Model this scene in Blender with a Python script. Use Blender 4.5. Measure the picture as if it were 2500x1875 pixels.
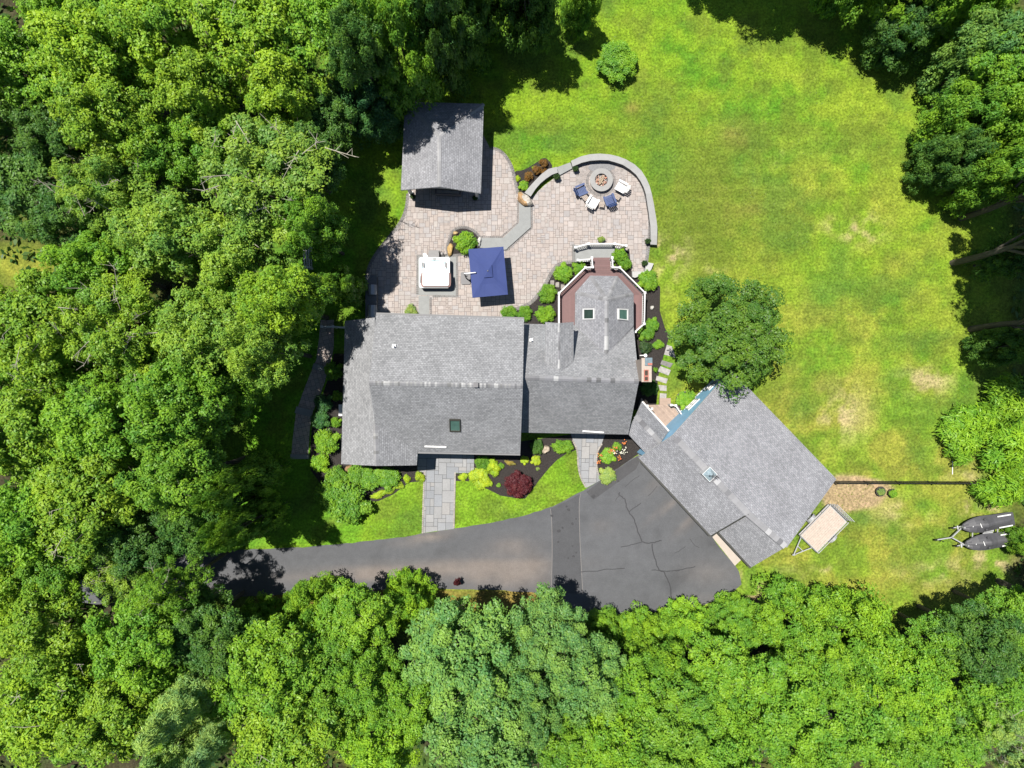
import bpy, math, random
import numpy as np
from mathutils import Vector, Matrix

# ------------------------------------------------------------------ camera, sky, sun, exposure
H = 55.0                      # drone height over the lawn (m)
F = 1787.0                    # focal length in pixels of the 2500 px wide photograph
scene = bpy.context.scene
for o in list(bpy.data.objects): bpy.data.objects.remove(o)
cam = bpy.data.cameras.new("camera"); camo = bpy.data.objects.new("camera", cam)
scene.collection.objects.link(camo); scene.camera = camo
camo.location = (0, 0, H); camo.rotation_euler = (0, 0, 0)
cam.sensor_width = 36.0; cam.lens = 36.0 * F / 2500.0; cam.clip_start = 0.5; cam.clip_end = 3000
SUN_EL = math.radians(73.0)
SHD = Vector((0.775, -0.632))          # direction shadows fall on the ground
world = bpy.data.worlds.new("World"); scene.world = world; world.use_nodes = True
wn = world.node_tree.nodes; wl = world.node_tree.links
bgn = wn.get("Background") or wn.new("ShaderNodeBackground")
sky = wn.new("ShaderNodeTexSky"); sky.sky_type = 'NISHITA'; sky.sun_disc = False
sky.sun_elevation = SUN_EL; sky.sun_rotation = math.atan2(-SHD.x, -SHD.y)
sky.dust_density = 0.5; sky.ozone_density = 1.5
wl.new(sky.outputs[0], bgn.inputs[0]); bgn.inputs[1].default_value = 0.062
sun = bpy.data.lights.new("sun", 'SUN'); sun.energy = 5.0; sun.angle = math.radians(0.5); sun.color = (1.0, 0.955, 0.88)
suno = bpy.data.objects.new("sun", sun); scene.collection.objects.link(suno)
Ldir = Vector((SHD.x * math.cos(SUN_EL), SHD.y * math.cos(SUN_EL), -math.sin(SUN_EL)))
suno.rotation_euler = Ldir.to_track_quat('-Z', 'Y').to_euler(); suno.location = (-20, 15, 60)
scene.view_settings.view_transform = 'Standard'; scene.view_settings.look = 'None'
scene.view_settings.exposure = 1.0; scene.view_settings.gamma = 1.0
scene.cycles.max_bounces = 6; scene.cycles.diffuse_bounces = 3; scene.cycles.transmission_bounces = 4
scene.cycles.transparent_max_bounces = 4; scene.cycles.use_denoising = True
col = scene.collection
R = math.radians

# ------------------------------------------------------------------ helpers
def W(px, py, h=0.0):
    """the point at height h that the photograph shows at (px, py)"""
    s = (H - h) / F
    return Vector(((px - 1250.0) * s, (937.5 - py) * s, h))
def PX(x, y): return (1250.0 + x * F / H, 937.5 - y * F / H)
def plane(a, b, c):
    n = (b - a).cross(c - a).normalized(); return n, n.dot(a)
def on_plane(px, py, pl):
    n, d = pl; o = Vector((0, 0, H)); v = W(px, py, 0) - o
    return o + v * ((d - n.dot(o)) / n.dot(v))
def tag(o, label=None, cat=None, group=None, kind=None):
    if label: o['label'] = label
    if cat: o['category'] = cat
    if group: o['group'] = group
    if kind: o['kind'] = kind
    return o
def empty(name, loc, label, cat, group=None, rz=0):
    o = bpy.data.objects.new(name, None); col.objects.link(o)
    o.location = loc; o.rotation_euler = (0, 0, rz); o.empty_display_size = 0.3
    return tag(o, label, cat, group)

class MB:
    """collects faces and links them as one mesh object"""
    def __init__(s): s.v = []; s.f = []; s.m = []; s.c = []; s.uv = {}
    def face(s, pts, m=0, c=(1, 1, 1), uv=None):
        i = len(s.v); s.v += [tuple(p) for p in pts]; s.f.append(tuple(range(i, i + len(pts)))); s.m.append(m); s.c.append(c)
        if uv: s.uv[len(s.f) - 1] = uv
    def box(s, c, d, rz=0, m=0, col=(1, 1, 1), M=None):
        x, y, z = d[0] / 2, d[1] / 2, d[2] / 2
        P = [Vector((sx * x, sy * y, sz * z)) for sz in (-1, 1) for sy in (-1, 1) for sx in (-1, 1)]
        if M is None: M = Matrix.Rotation(rz, 3, 'Z')
        P = [M @ p + Vector(c) for p in P]
        for q in ((0, 2, 3, 1), (4, 5, 7, 6), (0, 1, 5, 4), (2, 6, 7, 3), (0, 4, 6, 2), (1, 3, 7, 5)):
            s.face([P[k] for k in q], m, col)
    def bar(s, a, b, w, h, m=0, col=(1, 1, 1)):
        a = Vector(a); b = Vector(b); d = b - a; L = d.length
        if L < 1e-6: return
        d.normalize(); up = Vector((0, 0, 1)) if abs(d.z) < 0.95 else Vector((0, 1, 0))
        sx = d.cross(up).normalized(); up = sx.cross(d).normalized()
        M = Matrix((d, sx, up)).transposed()
        s.box((a + b) / 2, (L, w, h), m=m, col=col, M=M)
    def tube(s, a, b, r0, r1, n=8, m=0, col=(1, 1, 1), caps=True):
        a = Vector(a); b = Vector(b); d = (b - a).normalized()
        up = Vector((0, 0, 1)) if abs(d.z) < 0.95 else Vector((1, 0, 0))
        x = d.cross(up).normalized(); y = d.cross(x)
        A = [a + (x * math.cos(t) + y * math.sin(t)) * r0 for t in [k * 2 * math.pi / n for k in range(n)]]
        B = [b + (x * math.cos(t) + y * math.sin(t)) * r1 for t in [k * 2 * math.pi / n for k in range(n)]]
        for k in range(n):
            j = (k + 1) % n; s.face([A[k], A[j], B[j], B[k]], m, col)
        if caps: s.face(A[::-1], m, col); s.face(B, m, col)
    def lathe(s, c, prof, n=20, m=0, col=(1, 1, 1)):
        c = Vector(c)
        rings = [[c + Vector((r * math.cos(k * 2 * math.pi / n), r * math.sin(k * 2 * math.pi / n), z)) for k in range(n)] for r, z in prof]
        for a, b in zip(rings, rings[1:]):
            for k in range(n):
                j = (k + 1) % n; s.face([a[k], a[j], b[j], b[k]], m, col)
        s.face(rings[-1], m, col)
    def prism(s, pts, z0, z1, m=0, col=(1, 1, 1), mside=None):
        """pts: world xy outline"""
        P = [Vector((p[0], p[1])) for p in pts]
        area = sum(P[i].x * P[(i + 1) % len(P)].y - P[(i + 1) % len(P)].x * P[i].y for i in range(len(P)))
        if area < 0: P = P[::-1]
        if mside is None: mside = m
        s.face([(p.x, p.y, z1) for p in P], m, col); s.face([(p.x, p.y, z0) for p in P[::-1]], mside, col)
        for i in range(len(P)):
            a = P[i]; b = P[(i + 1) % len(P)]
            s.face([(a.x, a.y, z0), (b.x, b.y, z0), (b.x, b.y, z1), (a.x, a.y, z1)], mside, col)
    def build(s, name, mats, parent=None, label=None, smooth=False, world_space=True):
        me = bpy.data.meshes.new(name)
        if not isinstance(mats, (list, tuple)): mats = [mats]
        me.from_pydata(s.v, [], s.f)
        for mt in mats: me.materials.append(mt)
        me.polygons.foreach_set('material_index', s.m)
        ca = me.color_attributes.new('col', 'FLOAT_COLOR', 'CORNER')
        arr = np.empty((len(me.loops), 4), np.float32); k = 0
        for f, c in zip(s.f, s.c):
            arr[k:k + len(f), :3] = c if isinstance(c, list) else c[:3]; arr[k:k + len(f), 3] = 1; k += len(f)
        ca.data.foreach_set('color', arr.ravel())
        if s.uv:
            ul = me.uv_layers.new(name='uv')
            for fi, uv in s.uv.items():
                st = me.polygons[fi].loop_start
                for q, t in enumerate(uv): ul.data[st + q].uv = t
        if smooth: me.polygons.foreach_set('use_smooth', [True] * len(s.f))
        me.update()
        o = bpy.data.objects.new(name, me); col.objects.link(o)
        if parent is not None:
            o.parent = parent
            if world_space:
                L = Matrix.Translation(parent.location) @ Matrix.Rotation(parent.rotation_euler.z, 4, 'Z')
                me.transform(L.inverted())
        if label: o['label'] = label
        return o

# ------------------------------------------------------------------ materials
def N(nt, t, **kw):
    n = nt.nodes.new(t)
    for k, v in kw.items():
        if k.startswith('i_'): n.inputs[k[2:]].default_value = v
        else: setattr(n, k, v)
    return n
def mat(name, c=(.5, .5, .5), rough=.6, metal=0.0, var=.12, scale=6.0, bump=0.0, bscale=40.0, attr=False, spec=.3, fine=0.0, fscale=14):
    m = bpy.data.materials.new(name); m.use_nodes = True; nt = m.node_tree; L = nt.links.new
    b = nt.nodes['Principled BSDF']; b.inputs['Roughness'].default_value = rough; b.inputs['Metallic'].default_value = metal
    b.inputs['Specular IOR Level'].default_value = spec
    tc = N(nt, 'ShaderNodeNewGeometry')
    if attr:
        at = N(nt, 'ShaderNodeAttribute', attribute_name='col'); src = at.outputs['Color']
    else:
        rgb = N(nt, 'ShaderNodeRGB'); rgb.outputs[0].default_value = (*c, 1); src = rgb.outputs[0]
    nz = N(nt, 'ShaderNodeTexNoise'); nz.inputs['Scale'].default_value = scale; nz.inputs['Detail'].default_value = 6; nz.inputs['Roughness'].default_value = .65
    L(tc.outputs['Position'], nz.inputs['Vector'])
    mr = N(nt, 'ShaderNodeMapRange'); mr.inputs['From Min'].default_value = .25; mr.inputs['From Max'].default_value = .75
    mr.inputs['To Min'].default_value = 1 - var; mr.inputs['To Max'].default_value = 1 + var
    L(nz.outputs['Fac'], mr.inputs['Value'])
    fac = mr.outputs['Result']
    if fine:
        n3 = N(nt, 'ShaderNodeTexNoise'); n3.inputs['Scale'].default_value = fscale; n3.inputs['Detail'].default_value = 3
        L(tc.outputs['Position'], n3.inputs['Vector'])
        m3 = N(nt, 'ShaderNodeMapRange'); m3.inputs['From Min'].default_value = .3; m3.inputs['From Max'].default_value = .7
        m3.inputs['To Min'].default_value = 1 - fine; m3.inputs['To Max'].default_value = 1 + fine
        L(n3.outputs['Fac'], m3.inputs['Value'])
        mm = N(nt, 'ShaderNodeMath', operation='MULTIPLY'); L(fac, mm.inputs[0]); L(m3.outputs['Result'], mm.inputs[1]); fac = mm.outputs[0]
    vm = N(nt, 'ShaderNodeVectorMath', operation='SCALE'); L(src, vm.inputs[0]); L(fac, vm.inputs['Scale'])
    L(vm.outputs[0], b.inputs['Base Color'])
    if bump:
        n2 = N(nt, 'ShaderNodeTexNoise'); n2.inputs['Scale'].default_value = bscale; n2.inputs['Detail'].default_value = 4
        L(tc.outputs['Position'], n2.inputs['Vector'])
        bp = N(nt, 'ShaderNodeBump'); bp.inputs['Strength'].default_value = bump; bp.inputs['Distance'].default_value = .05
        L(n2.outputs['Fac'], bp.inputs['Height']); L(bp.outputs[0], b.inputs['Normal'])
    return m

def shingle_mat(name, c1, c2, sw=.20, sh=.14, attr=False):
    m = bpy.data.materials.new(name); m.use_nodes = True; nt = m.node_tree; L = nt.links.new
    b = nt.nodes['Principled BSDF']; b.inputs['Roughness'].default_value = .85; b.inputs['Specular IOR Level'].default_value = .2
    uv = N(nt, 'ShaderNodeUVMap', uv_map='uv')
    br = N(nt, 'ShaderNodeTexBrick'); br.offset = .43; br.offset_frequency = 2
    br.inputs['Color1'].default_value = (*c1, 1); br.inputs['Color2'].default_value = (*c2, 1)
    br.inputs['Mortar'].default_value = tuple(x * .5 for x in c1) + (1,)
    br.inputs['Scale'].default_value = 1; br.inputs['Brick Width'].default_value = sw; br.inputs['Row Height'].default_value = sh
    br.inputs['Mortar Size'].default_value = .008; br.inputs['Mortar Smooth'].default_value = .3; br.inputs['Bias'].default_value = 0
    L(uv.outputs[0], br.inputs['Vector'])
    nz = N(nt, 'ShaderNodeTexNoise'); nz.inputs['Scale'].default_value = .55; nz.inputs['Detail'].default_value = 5; L(uv.outputs[0], nz.inputs['Vector'])
    n2 = N(nt, 'ShaderNodeTexNoise'); n2.inputs['Scale'].default_value = 6.5; n2.inputs['Detail'].default_value = 3; L(uv.outputs[0], n2.inputs['Vector'])
    a = N(nt, 'ShaderNodeMapRange'); a.inputs['From Min'].default_value = .3; a.inputs['From Max'].default_value = .7; a.inputs['To Min'].default_value = .88; a.inputs['To Max'].default_value = 1.1; L(nz.outputs[0], a.inputs[0])
    c = N(nt, 'ShaderNodeMapRange'); c.inputs['From Min'].default_value = .35; c.inputs['From Max'].default_value = .7; c.inputs['To Min'].default_value = .90; c.inputs['To Max'].default_value = 1.16; L(n2.outputs[0], c.inputs[0])
    mm = N(nt, 'ShaderNodeMath', operation='MULTIPLY'); L(a.outputs[0], mm.inputs[0]); L(c.outputs[0], mm.inputs[1])
    vm = N(nt, 'ShaderNodeVectorMath', operation='SCALE'); L(br.outputs['Color'], vm.inputs[0]); L(mm.outputs[0], vm.inputs['Scale'])
    L(vm.outputs[0], b.inputs['Base Color'])
    bp = N(nt, 'ShaderNodeBump'); bp.inputs['Strength'].default_value = .5; bp.inputs['Distance'].default_value = .02; bp.invert = True
    L(br.outputs['Fac'], bp.inputs['Height']); L(bp.outputs[0], b.inputs['Normal'])
    return m

def foliage_mat(name, hue_shift=(1.30, 1.14, .8)):
    m = bpy.data.materials.new(name); m.use_nodes = True; nt = m.node_tree; L = nt.links.new
    out = nt.nodes['Material Output']; b = nt.nodes['Principled BSDF']
    b.inputs['Roughness'].default_value = .45; b.inputs['Specular IOR Level'].default_value = .22
    oi = N(nt, 'ShaderNodeObjectInfo'); at = N(nt, 'ShaderNodeAttribute', attribute_name='tint')
    warm = N(nt, 'ShaderNodeVectorMath', operation='MULTIPLY'); warm.inputs[1].default_value = hue_shift; L(oi.outputs['Color'], warm.inputs[0])
    cool = N(nt, 'ShaderNodeVectorMath', operation='MULTIPLY'); cool.inputs[1].default_value = (.60, .76, .95); L(oi.outputs['Color'], cool.inputs[0])
    mx = N(nt, 'ShaderNodeMix', data_type='RGBA'); nz = N(nt, 'ShaderNodeTexNoise'); nz.inputs['Scale'].default_value = .45; nz.inputs['Detail'].default_value = 3; ge_ = N(nt, 'ShaderNodeNewGeometry'); L(ge_.outputs['Position'], nz.inputs['Vector'])
    ad = N(nt, 'ShaderNodeMath', operation='MULTIPLY_ADD'); ad.inputs[1].default_value = 1.3; ad.inputs[2].default_value = -.65; L(nz.outputs[0], ad.inputs[0])
    a2 = N(nt, 'ShaderNodeMath', operation='ADD', use_clamp=True); L(at.outputs['Fac'], a2.inputs[0]); L(ad.outputs[0], a2.inputs[1]); L(a2.outputs[0], mx.inputs['Factor']); L(cool.outputs[0], mx.inputs['A']); L(warm.outputs[0], mx.inputs['B'])
    L(mx.outputs['Result'], b.inputs['Base Color'])
    tr = N(nt, 'ShaderNodeBsdfTranslucent')
    tcol = N(nt, 'ShaderNodeVectorMath', operation='MULTIPLY'); tcol.inputs[1].default_value = (1.25, 1.3, .5); L(mx.outputs['Result'], tcol.inputs[0]); L(tcol.outputs[0], tr.inputs['Color'])
    ms = N(nt, 'ShaderNodeMixShader'); ms.inputs[0].default_value = .38; L(b.outputs[0], ms.inputs[1]); L(tr.outputs[0], ms.inputs[2]); L(ms.outputs[0], out.inputs['Surface'])
    return m

M = {}
M['shingle'] = shingle_mat('grey asphalt shingle', (.155, .158, .165), (.215, .218, .227))
M['shingle_light'] = shingle_mat('pale grey asphalt shingle', (.158, .160, .172), (.215, .217, .232))
M['cap'] = mat('ridge cap shingle', attr=True, rough=.85, var=.15, scale=20)
M['trim'] = mat('white trim', (.43, .43, .425), rough=.45, var=.04)
M['greytrim'] = mat('grey drip edge', (.11, .11, .113), rough=.6, var=.06)
M['siding'] = mat('light blue clapboard', (.20, .39, .56), rough=.55, var=.10, scale=1.5)
M['foundation'] = mat('concrete foundation', (.2, .19, .18), var=.15)
M['glass'] = mat('dark window glass', (.02, .03, .028), rough=.08, var=.05, spec=.7)
M['skyglass'] = mat('skylight glass', (.02, .035, .03), rough=.12, var=.3, scale=3, spec=.8)
M['skyglass_green'] = mat('green tinted skylight glass', (.05, .10, .085), rough=.12, var=.2, scale=3, spec=.8)
M['blackmetal'] = mat('black metal', (.015, .015, .016), rough=.45, metal=.2)
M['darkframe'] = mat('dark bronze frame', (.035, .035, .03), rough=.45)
M['deck'] = mat('red brown composite decking', attr=True, rough=.6, var=.10, scale=5)
M['wood'] = mat('weathered wood', attr=True, rough=.75, var=.18, scale=5)
M['brick'] = mat('pale pink brick', (.290, .240, .200), rough=.8, var=.15, scale=9)
M['brickred'] = mat('red brick', (.28, .10, .075), rough=.8, var=.25, scale=9)
M['slab'] = mat('pale grey bluestone', (.165, .17, .168), rough=.7, var=.10, scale=2.0, bump=.1, bscale=15, fine=.06)
M['wallcap'] = mat('light granite cap', attr=True, rough=.7, var=.08, scale=3.0, fine=.05)
M['wallstone'] = mat('grey block wall', (.09, .088, .085), rough=.85, var=.3, scale=7)
M['paver'] = mat('tumbled concrete paver', attr=True, rough=.75, var=.10, scale=.9, fine=.08, bump=.15, bscale=30)
M['joint'] = mat('paver joint sand', (.095, .078, .070), rough=.95, var=.2)
M['joint_grey'] = mat('bluestone joint', (.06, .06, .06), rough=.95, var=.2)
M['mulch'] = mat('dark bark mulch', (.023, .0195, .018), rough=.95, var=.5, scale=22, bump=.9, bscale=26, fine=.4)
M['gravel'] = mat('grey gravel', (.15, .15, .155), rough=.9, var=.35, scale=14, bump=.6, bscale=22)
M['asphalt'] = mat('asphalt', attr=True, rough=.82, var=.12, scale=1.6, bump=.3, bscale=60, fine=.10, spec=.25)
M['crack'] = mat('crack sealer', (.022, .022, .025), rough=.6, var=.2)
M['concrete'] = mat('pale concrete', (.30, .26, .225), rough=.8, var=.08, scale=3)
M['ground'] = mat('turf and soil', attr=True, rough=.95, var=.30, scale=2.2, bump=1.0, bscale=9, fine=.38, fscale=6.0, spec=.1)
M['white'] = mat('white plastic', (.50, .50, .495), rough=.4, var=.03)
M['acrylic'] = mat('white tub acrylic', (.48, .52, .53), rough=.15, var=.04, spec=.6)
M['water'] = mat('tub water', (.22, .36, .41), rough=.05, var=.45, scale=5, bump=.5, bscale=6, spec=.8)
M['cover'] = mat('pale tub cover vinyl', (.34, .33, .325), rough=.5, var=.03, scale=2)
M['mahogany'] = mat('mahogany side panel', (.10, .032, .025), rough=.5, var=.15)
M['greyplastic'] = mat('grey plastic', (.12, .118, .12), rough=.55)
M['charcoal'] = mat('charcoal plastic', (.075, .073, .078), rough=.5)
M['navy'] = mat('navy canvas', (.026, .040, .128), rough=.8, var=.06, scale=2)
M['navyplastic'] = mat('navy plastic lumber', (.020, .040, .115), rough=.5)
M['steel'] = mat('stainless steel', (.26, .27, .29), rough=.5, metal=.4, var=.08)
M['galv'] = mat('galvanised steel', (.33, .335, .34), rough=.45, metal=.4, var=.1, scale=8)
M['granite'] = mat('dark granite counter', (.085, .09, .10), rough=.3, var=.4, scale=18)
M['boulder'] = mat('boulder', attr=True, rough=.85, var=.35, scale=4, bump=.6, bscale=8)
M['rubber'] = mat('tyre rubber', (.02, .02, .02), rough=.8)
M['skicover'] = mat('charcoal nylon cover', (.055, .055, .060), rough=.6, var=.15, scale=4, bump=.3, bscale=5)
M['bark'] = mat('bark', (.075, .064, .052), rough=.9, var=.35, scale=5)
M['twig'] = mat('pale dead twigs', (.27, .25, .2), rough=.9, var=.2)
M['foliage'] = foliage_mat('leaves')
M['redleaf'] = foliage_mat('burgundy leaves', (1.3, 1.1, 1.0))
M['pot'] = mat('dark pot', (.03, .027, .025), rough=.5)
M['petal'] = mat('petals', attr=True, rough=.6, var=.1)
M['cushion'] = mat('grey cushion', (.14, .135, .135), rough=.9)
M['lavarock'] = mat('fire pit rock', attr=True, rough=.8, var=.3, scale=10)
M['soil'] = mat('soil', (.04, .03, .022), rough=.95, var=.3)
M['flash'] = mat('white window', (.8, .82, .84), rough=.3, var=.03)

# ------------------------------------------------------------------ value noise for surface colour
_T = {}
def vnoise(x, y, cell, seed):
    if seed not in _T: _T[seed] = np.random.RandomState(seed).rand(256, 256)
    T = _T[seed]
    X = x / cell + 1000; Y = y / cell + 1000; xi = np.floor(X).astype(int); yi = np.floor(Y).astype(int)
    fx = X - xi; fy = Y - yi; fx = fx * fx * (3 - 2 * fx); fy = fy * fy * (3 - 2 * fy)
    g = lambda a, b: T[a % 256, b % 256]
    return (g(xi, yi) * (1 - fx) + g(xi + 1, yi) * fx) * (1 - fy) + (g(xi, yi + 1) * (1 - fx) + g(xi + 1, yi + 1) * fx) * fy
def fbm(x, y, cell, seed, o=4):
    s = 0; a = 1; t = 0
    for k in range(o): s = s + a * vnoise(x, y, cell / 2 ** k, seed + k * 7); t += a; a *= .55
    return s / t
def sstep(a, b, x):
    t = np.clip((x - a) / (b - a), 0, 1); return t * t * (3 - 2 * t)
def gauss(px, py, cx, cy, rx, ry, rot=0):
    c, s = math.cos(R(rot)), math.sin(R(rot)); dx = px - cx; dy = py - cy
    u = (dx * c + dy * s) / rx; v = (-dx * s + dy * c) / ry
    return np.exp(-(u * u + v * v))

LUSH = np.array((.050, .138, .009)); YG = np.array((.114, .184, .011)); GOLD = np.array((.165, .168, .026)); OLIVE = np.array((.076, .102, .014))
TAN = np.array((.245, .205, .10)); SOIL = np.array((.225, .165, .095)); LITTER = np.array((.030, .028, .014)); ORANGE = np.array((.15, .095, .03)); DEEP = np.array((.042, .088, .012))
def ground_colour(x, y):
    px = 1250 + x * F / H; py = 937.5 - y * F / H
    n1 = fbm(x, y, 9, 3); n2 = fbm(x, y, 2.6, 11); n3 = fbm(x, y, .9, 23, 3); n4 = fbm(x * .35, y * 1.6, 1.6, 31, 3)
    C = lambda a: a[None, :] * np.ones((len(x), 1))
    mixc = lambda A, B, t: A * (1 - t[:, None]) + B * t[:, None]
    c = mixc(C(LUSH), C(YG), sstep(.32, .66, .36 * n1 + .30 * n2 + .34 * n3))
    # the middle and the east of the back lawn are drier
    dryzone = gauss(px, py, 2000, 700, 420, 420) * .45 + gauss(px, py, 1950, 1050, 420, 160) * .45 + gauss(px, py, 2150, 1350, 420, 140) * .95 + gauss(px, py, 2250, 1130, 250, 60) * .6
    c = mixc(c, C(GOLD), np.clip(dryzone * (.35 + 1.3 * sstep(.35, .7, n2)), 0, .85))
    ol = gauss(px, py, 1720, 470, 130, 140) * .9 + gauss(px, py, 1690, 600, 120, 60) * .7 + gauss(px, py, 1600, 260, 70, 60) * .5 + gauss(px, py, 1900, 560, 60, 90, 0) * .5 + gauss(px, py, 1500, 320, 140, 60) * .35 + gauss(px, py, 1850, 1120, 160, 40, 30) * .5
    c = mixc(c, C(OLIVE), np.clip(ol * (.3 + 1.1 * n3 + .4 * n4) * .95, 0, .85))
    br = gauss(px, py, 1800, 330, 45, 40) * .55 + gauss(px, py, 1840, 510, 50, 18, -10) * .55 + gauss(px, py, 1542, 265, 20, 16) * .5
    c = mixc(c, C(np.array((.15, .105, .035))), np.clip(br * (.2 + 1.2 * n4), 0, .7))
    dp = gauss(px, py, 2010, 720, 48, 48) * .6 + gauss(px, py, 2050, 640, 32, 55) * .5 + gauss(px, py, 2200, 830, 60, 25) * .45 + gauss(px, py, 1380, 330, 60, 35) * .4 + gauss(px, py, 1640, 380, 50, 40, 40) * .4 + gauss(px, py, 1840, 440, 14, 30) * .5 + gauss(px, py, 2100, 1270, 40, 26) * .7 + gauss(px, py, 2060, 360, 120, 40) * .3 + gauss(px, py, 1950, 1240, 30, 20) * .4
    c = mixc(c, C(DEEP * 1.25), np.clip(dp * 1.3 * (.4 + 1.1 * n3), 0, .85))
    tn = (gauss(px, py, 2090, 555, 55, 28, 10) * 1.1 + gauss(px, py, 1640, 640, 28, 50, 20) * .8 + gauss(px, py, 1600, 600, 30, 20) * .8 + gauss(px, py, 1745, 660, 20, 14) * .4 + gauss(px, py, 1900, 385, 22, 12) * .6 + gauss(px, py, 2260, 930, 60, 30) * .6 + gauss(px, py, 2050, 1010, 60, 60) * .5 +
          gauss(px, py, 2430, 1150, 90, 25) * .9 + gauss(px, py, 2390, 1240, 40, 22) * 1.1 + gauss(px, py, 2420, 1380, 60, 40) * .9 + gauss(px, py, 2330, 1290, 40, 20) * .4 + gauss(px, py, 2200, 1250, 60, 30) * .4 + gauss(px, py, 2010, 1385, 22, 10) * .8 + gauss(px, py, 1870, 1440, 80, 30, -20) * .8 + gauss(px, py, 2280, 1400, 80, 30) * .4)
    c = mixc(c, C(TAN), np.clip(tn * 1.15 * (.02 + 1.6 * sstep(.42, .62, .6 * n3 + .4 * n2)), 0, .9))
    so = sstep(.35, .75, (gauss(px, py, 2080, 1200, 85, 42, 12) * 1.25 + gauss(px, py, 2045, 1225, 35, 28) * .9 + gauss(px, py, 1850, 1465, 120, 16, -12) * .9 + gauss(px, py, 1800, 1478, 50, 16) * .9 + gauss(px, py, 2140, 1190, 50, 18) * .7 + gauss(px, py, 1810, 1402, 10, 30) * .6) * (.75 + .5 * n2))
    c = mixc(c, C(SOIL), so * .95)
    # front lawns stay green
    fl = sstep(1120, 1150, py) * sstep(1500, 1440, px) * sstep(880, 920, px) * sstep(1330, 1310, py)
    c = mixc(c, C(np.array((.088, .168, .011))) * (.8 + .45 * n2)[:, None], fl * .75)
    # soil strip south of the drive
    st = sstep(1432, 1445, py) * sstep(1500, 1480, py) * sstep(1420, 1380, px) * sstep(450, 600, px)
    c = mixc(c, C(ORANGE), st * .85)
    # woodland floor
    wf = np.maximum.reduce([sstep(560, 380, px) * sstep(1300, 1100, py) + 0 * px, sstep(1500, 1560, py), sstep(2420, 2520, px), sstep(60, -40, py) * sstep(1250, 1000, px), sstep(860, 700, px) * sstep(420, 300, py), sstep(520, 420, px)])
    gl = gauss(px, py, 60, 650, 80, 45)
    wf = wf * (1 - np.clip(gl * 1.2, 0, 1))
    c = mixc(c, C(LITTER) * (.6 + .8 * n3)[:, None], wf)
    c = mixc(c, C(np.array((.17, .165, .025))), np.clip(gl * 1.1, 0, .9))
    # worn lighter grass in the shade west of the house
    c = mixc(c, C(LUSH * 1.25), sstep(900, 860, px) * sstep(560, 620, px) * sstep(500, 560, py) * sstep(1340, 1320, py) * .6)
    n6 = fbm(x, y, 1.6, 131, 5); c = mixc(c, C(OLIVE), .55 * sstep(.50, .68, n6) * (1 - so)); n8 = fbm(x, y, 3.6, 171, 5); c = mixc(c, C(DEEP * 1.15), .6 * sstep(.54, .72, n8) * (1 - so)); n7 = fbm(x, y, .7, 151, 3); c = mixc(c, c * np.array((1.16, 1.09, 1.2)), sstep(.55, .75, n7))
    n5 = fbm(x * .4, y, .45, 77, 2); c = c * ((.82 + .24 * n3 + .12 * n5) * (1 + .04 * np.sin(y * 5.2 + .3 * np.sin(x * .2))))[:, None]
    return c

def grid_sheet(name, x0, x1, y0, y1, step, z, colour, m, poly=None):
    nx = int((x1 - x0) / step) + 1; ny = int((y1 - y0) / step) + 1
    gx, gy = np.meshgrid(x0 + np.arange(nx) * step, y0 + np.arange(ny) * step)
    gx = gx.ravel(); gy = gy.ravel(); gz = np.full_like(gx, z)
    i = np.arange(nx * ny).reshape(ny, nx)
    q = np.stack([i[:-1, :-1], i[:-1, 1:], i[1:, 1:], i[1:, :-1]], -1).reshape(-1, 4)
    V = np.stack([gx, gy, gz], 1); fl = [tuple(t) for t in q.tolist()]
    # outer skirt to the horizon
    Bq = 900.0; base = len(V)
    X1 = x0 + (nx - 1) * step; Y1 = y0 + (ny - 1) * step
    V = np.vstack([V, [(-Bq, -Bq, z), (Bq, -Bq, z), (Bq, Bq, z), (-Bq, Bq, z)]])
    c0, c1, c2, c3 = int(i[0, 0]), int(i[0, -1]), int(i[-1, -1]), int(i[-1, 0])
    bot = i[0, :].tolist(); top = i[-1, :].tolist(); lf = i[:, 0].tolist(); rt = i[:, -1].tolist()
    fl.append(tuple([base, base + 1] + bot[::-1])); fl.append(tuple([base + 1, base + 2] + rt[::-1]))
    fl.append(tuple([base + 2, base + 3] + top)); fl.append(tuple([base + 3, base] + lf))
    me = bpy.data.meshes.new(name); me.from_pydata(V.tolist(), [], fl); me.materials.append(m)
    C = colour(V[:, 0], V[:, 1]); C[base:] = LITTER * .8
    ca = me.color_attributes.new('col', 'FLOAT_COLOR', 'POINT')
    ca.data.foreach_set('color', np.hstack([C, np.ones((len(C), 1))]).astype(np.float32).ravel()); me.update()
    o = bpy.data.objects.new(name, me); col.objects.link(o); return o
grid_sheet('ground', -50, 50, -37, 37, .2, 0.0, ground_colour, M['ground'])['kind'] = 'structure'

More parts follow.
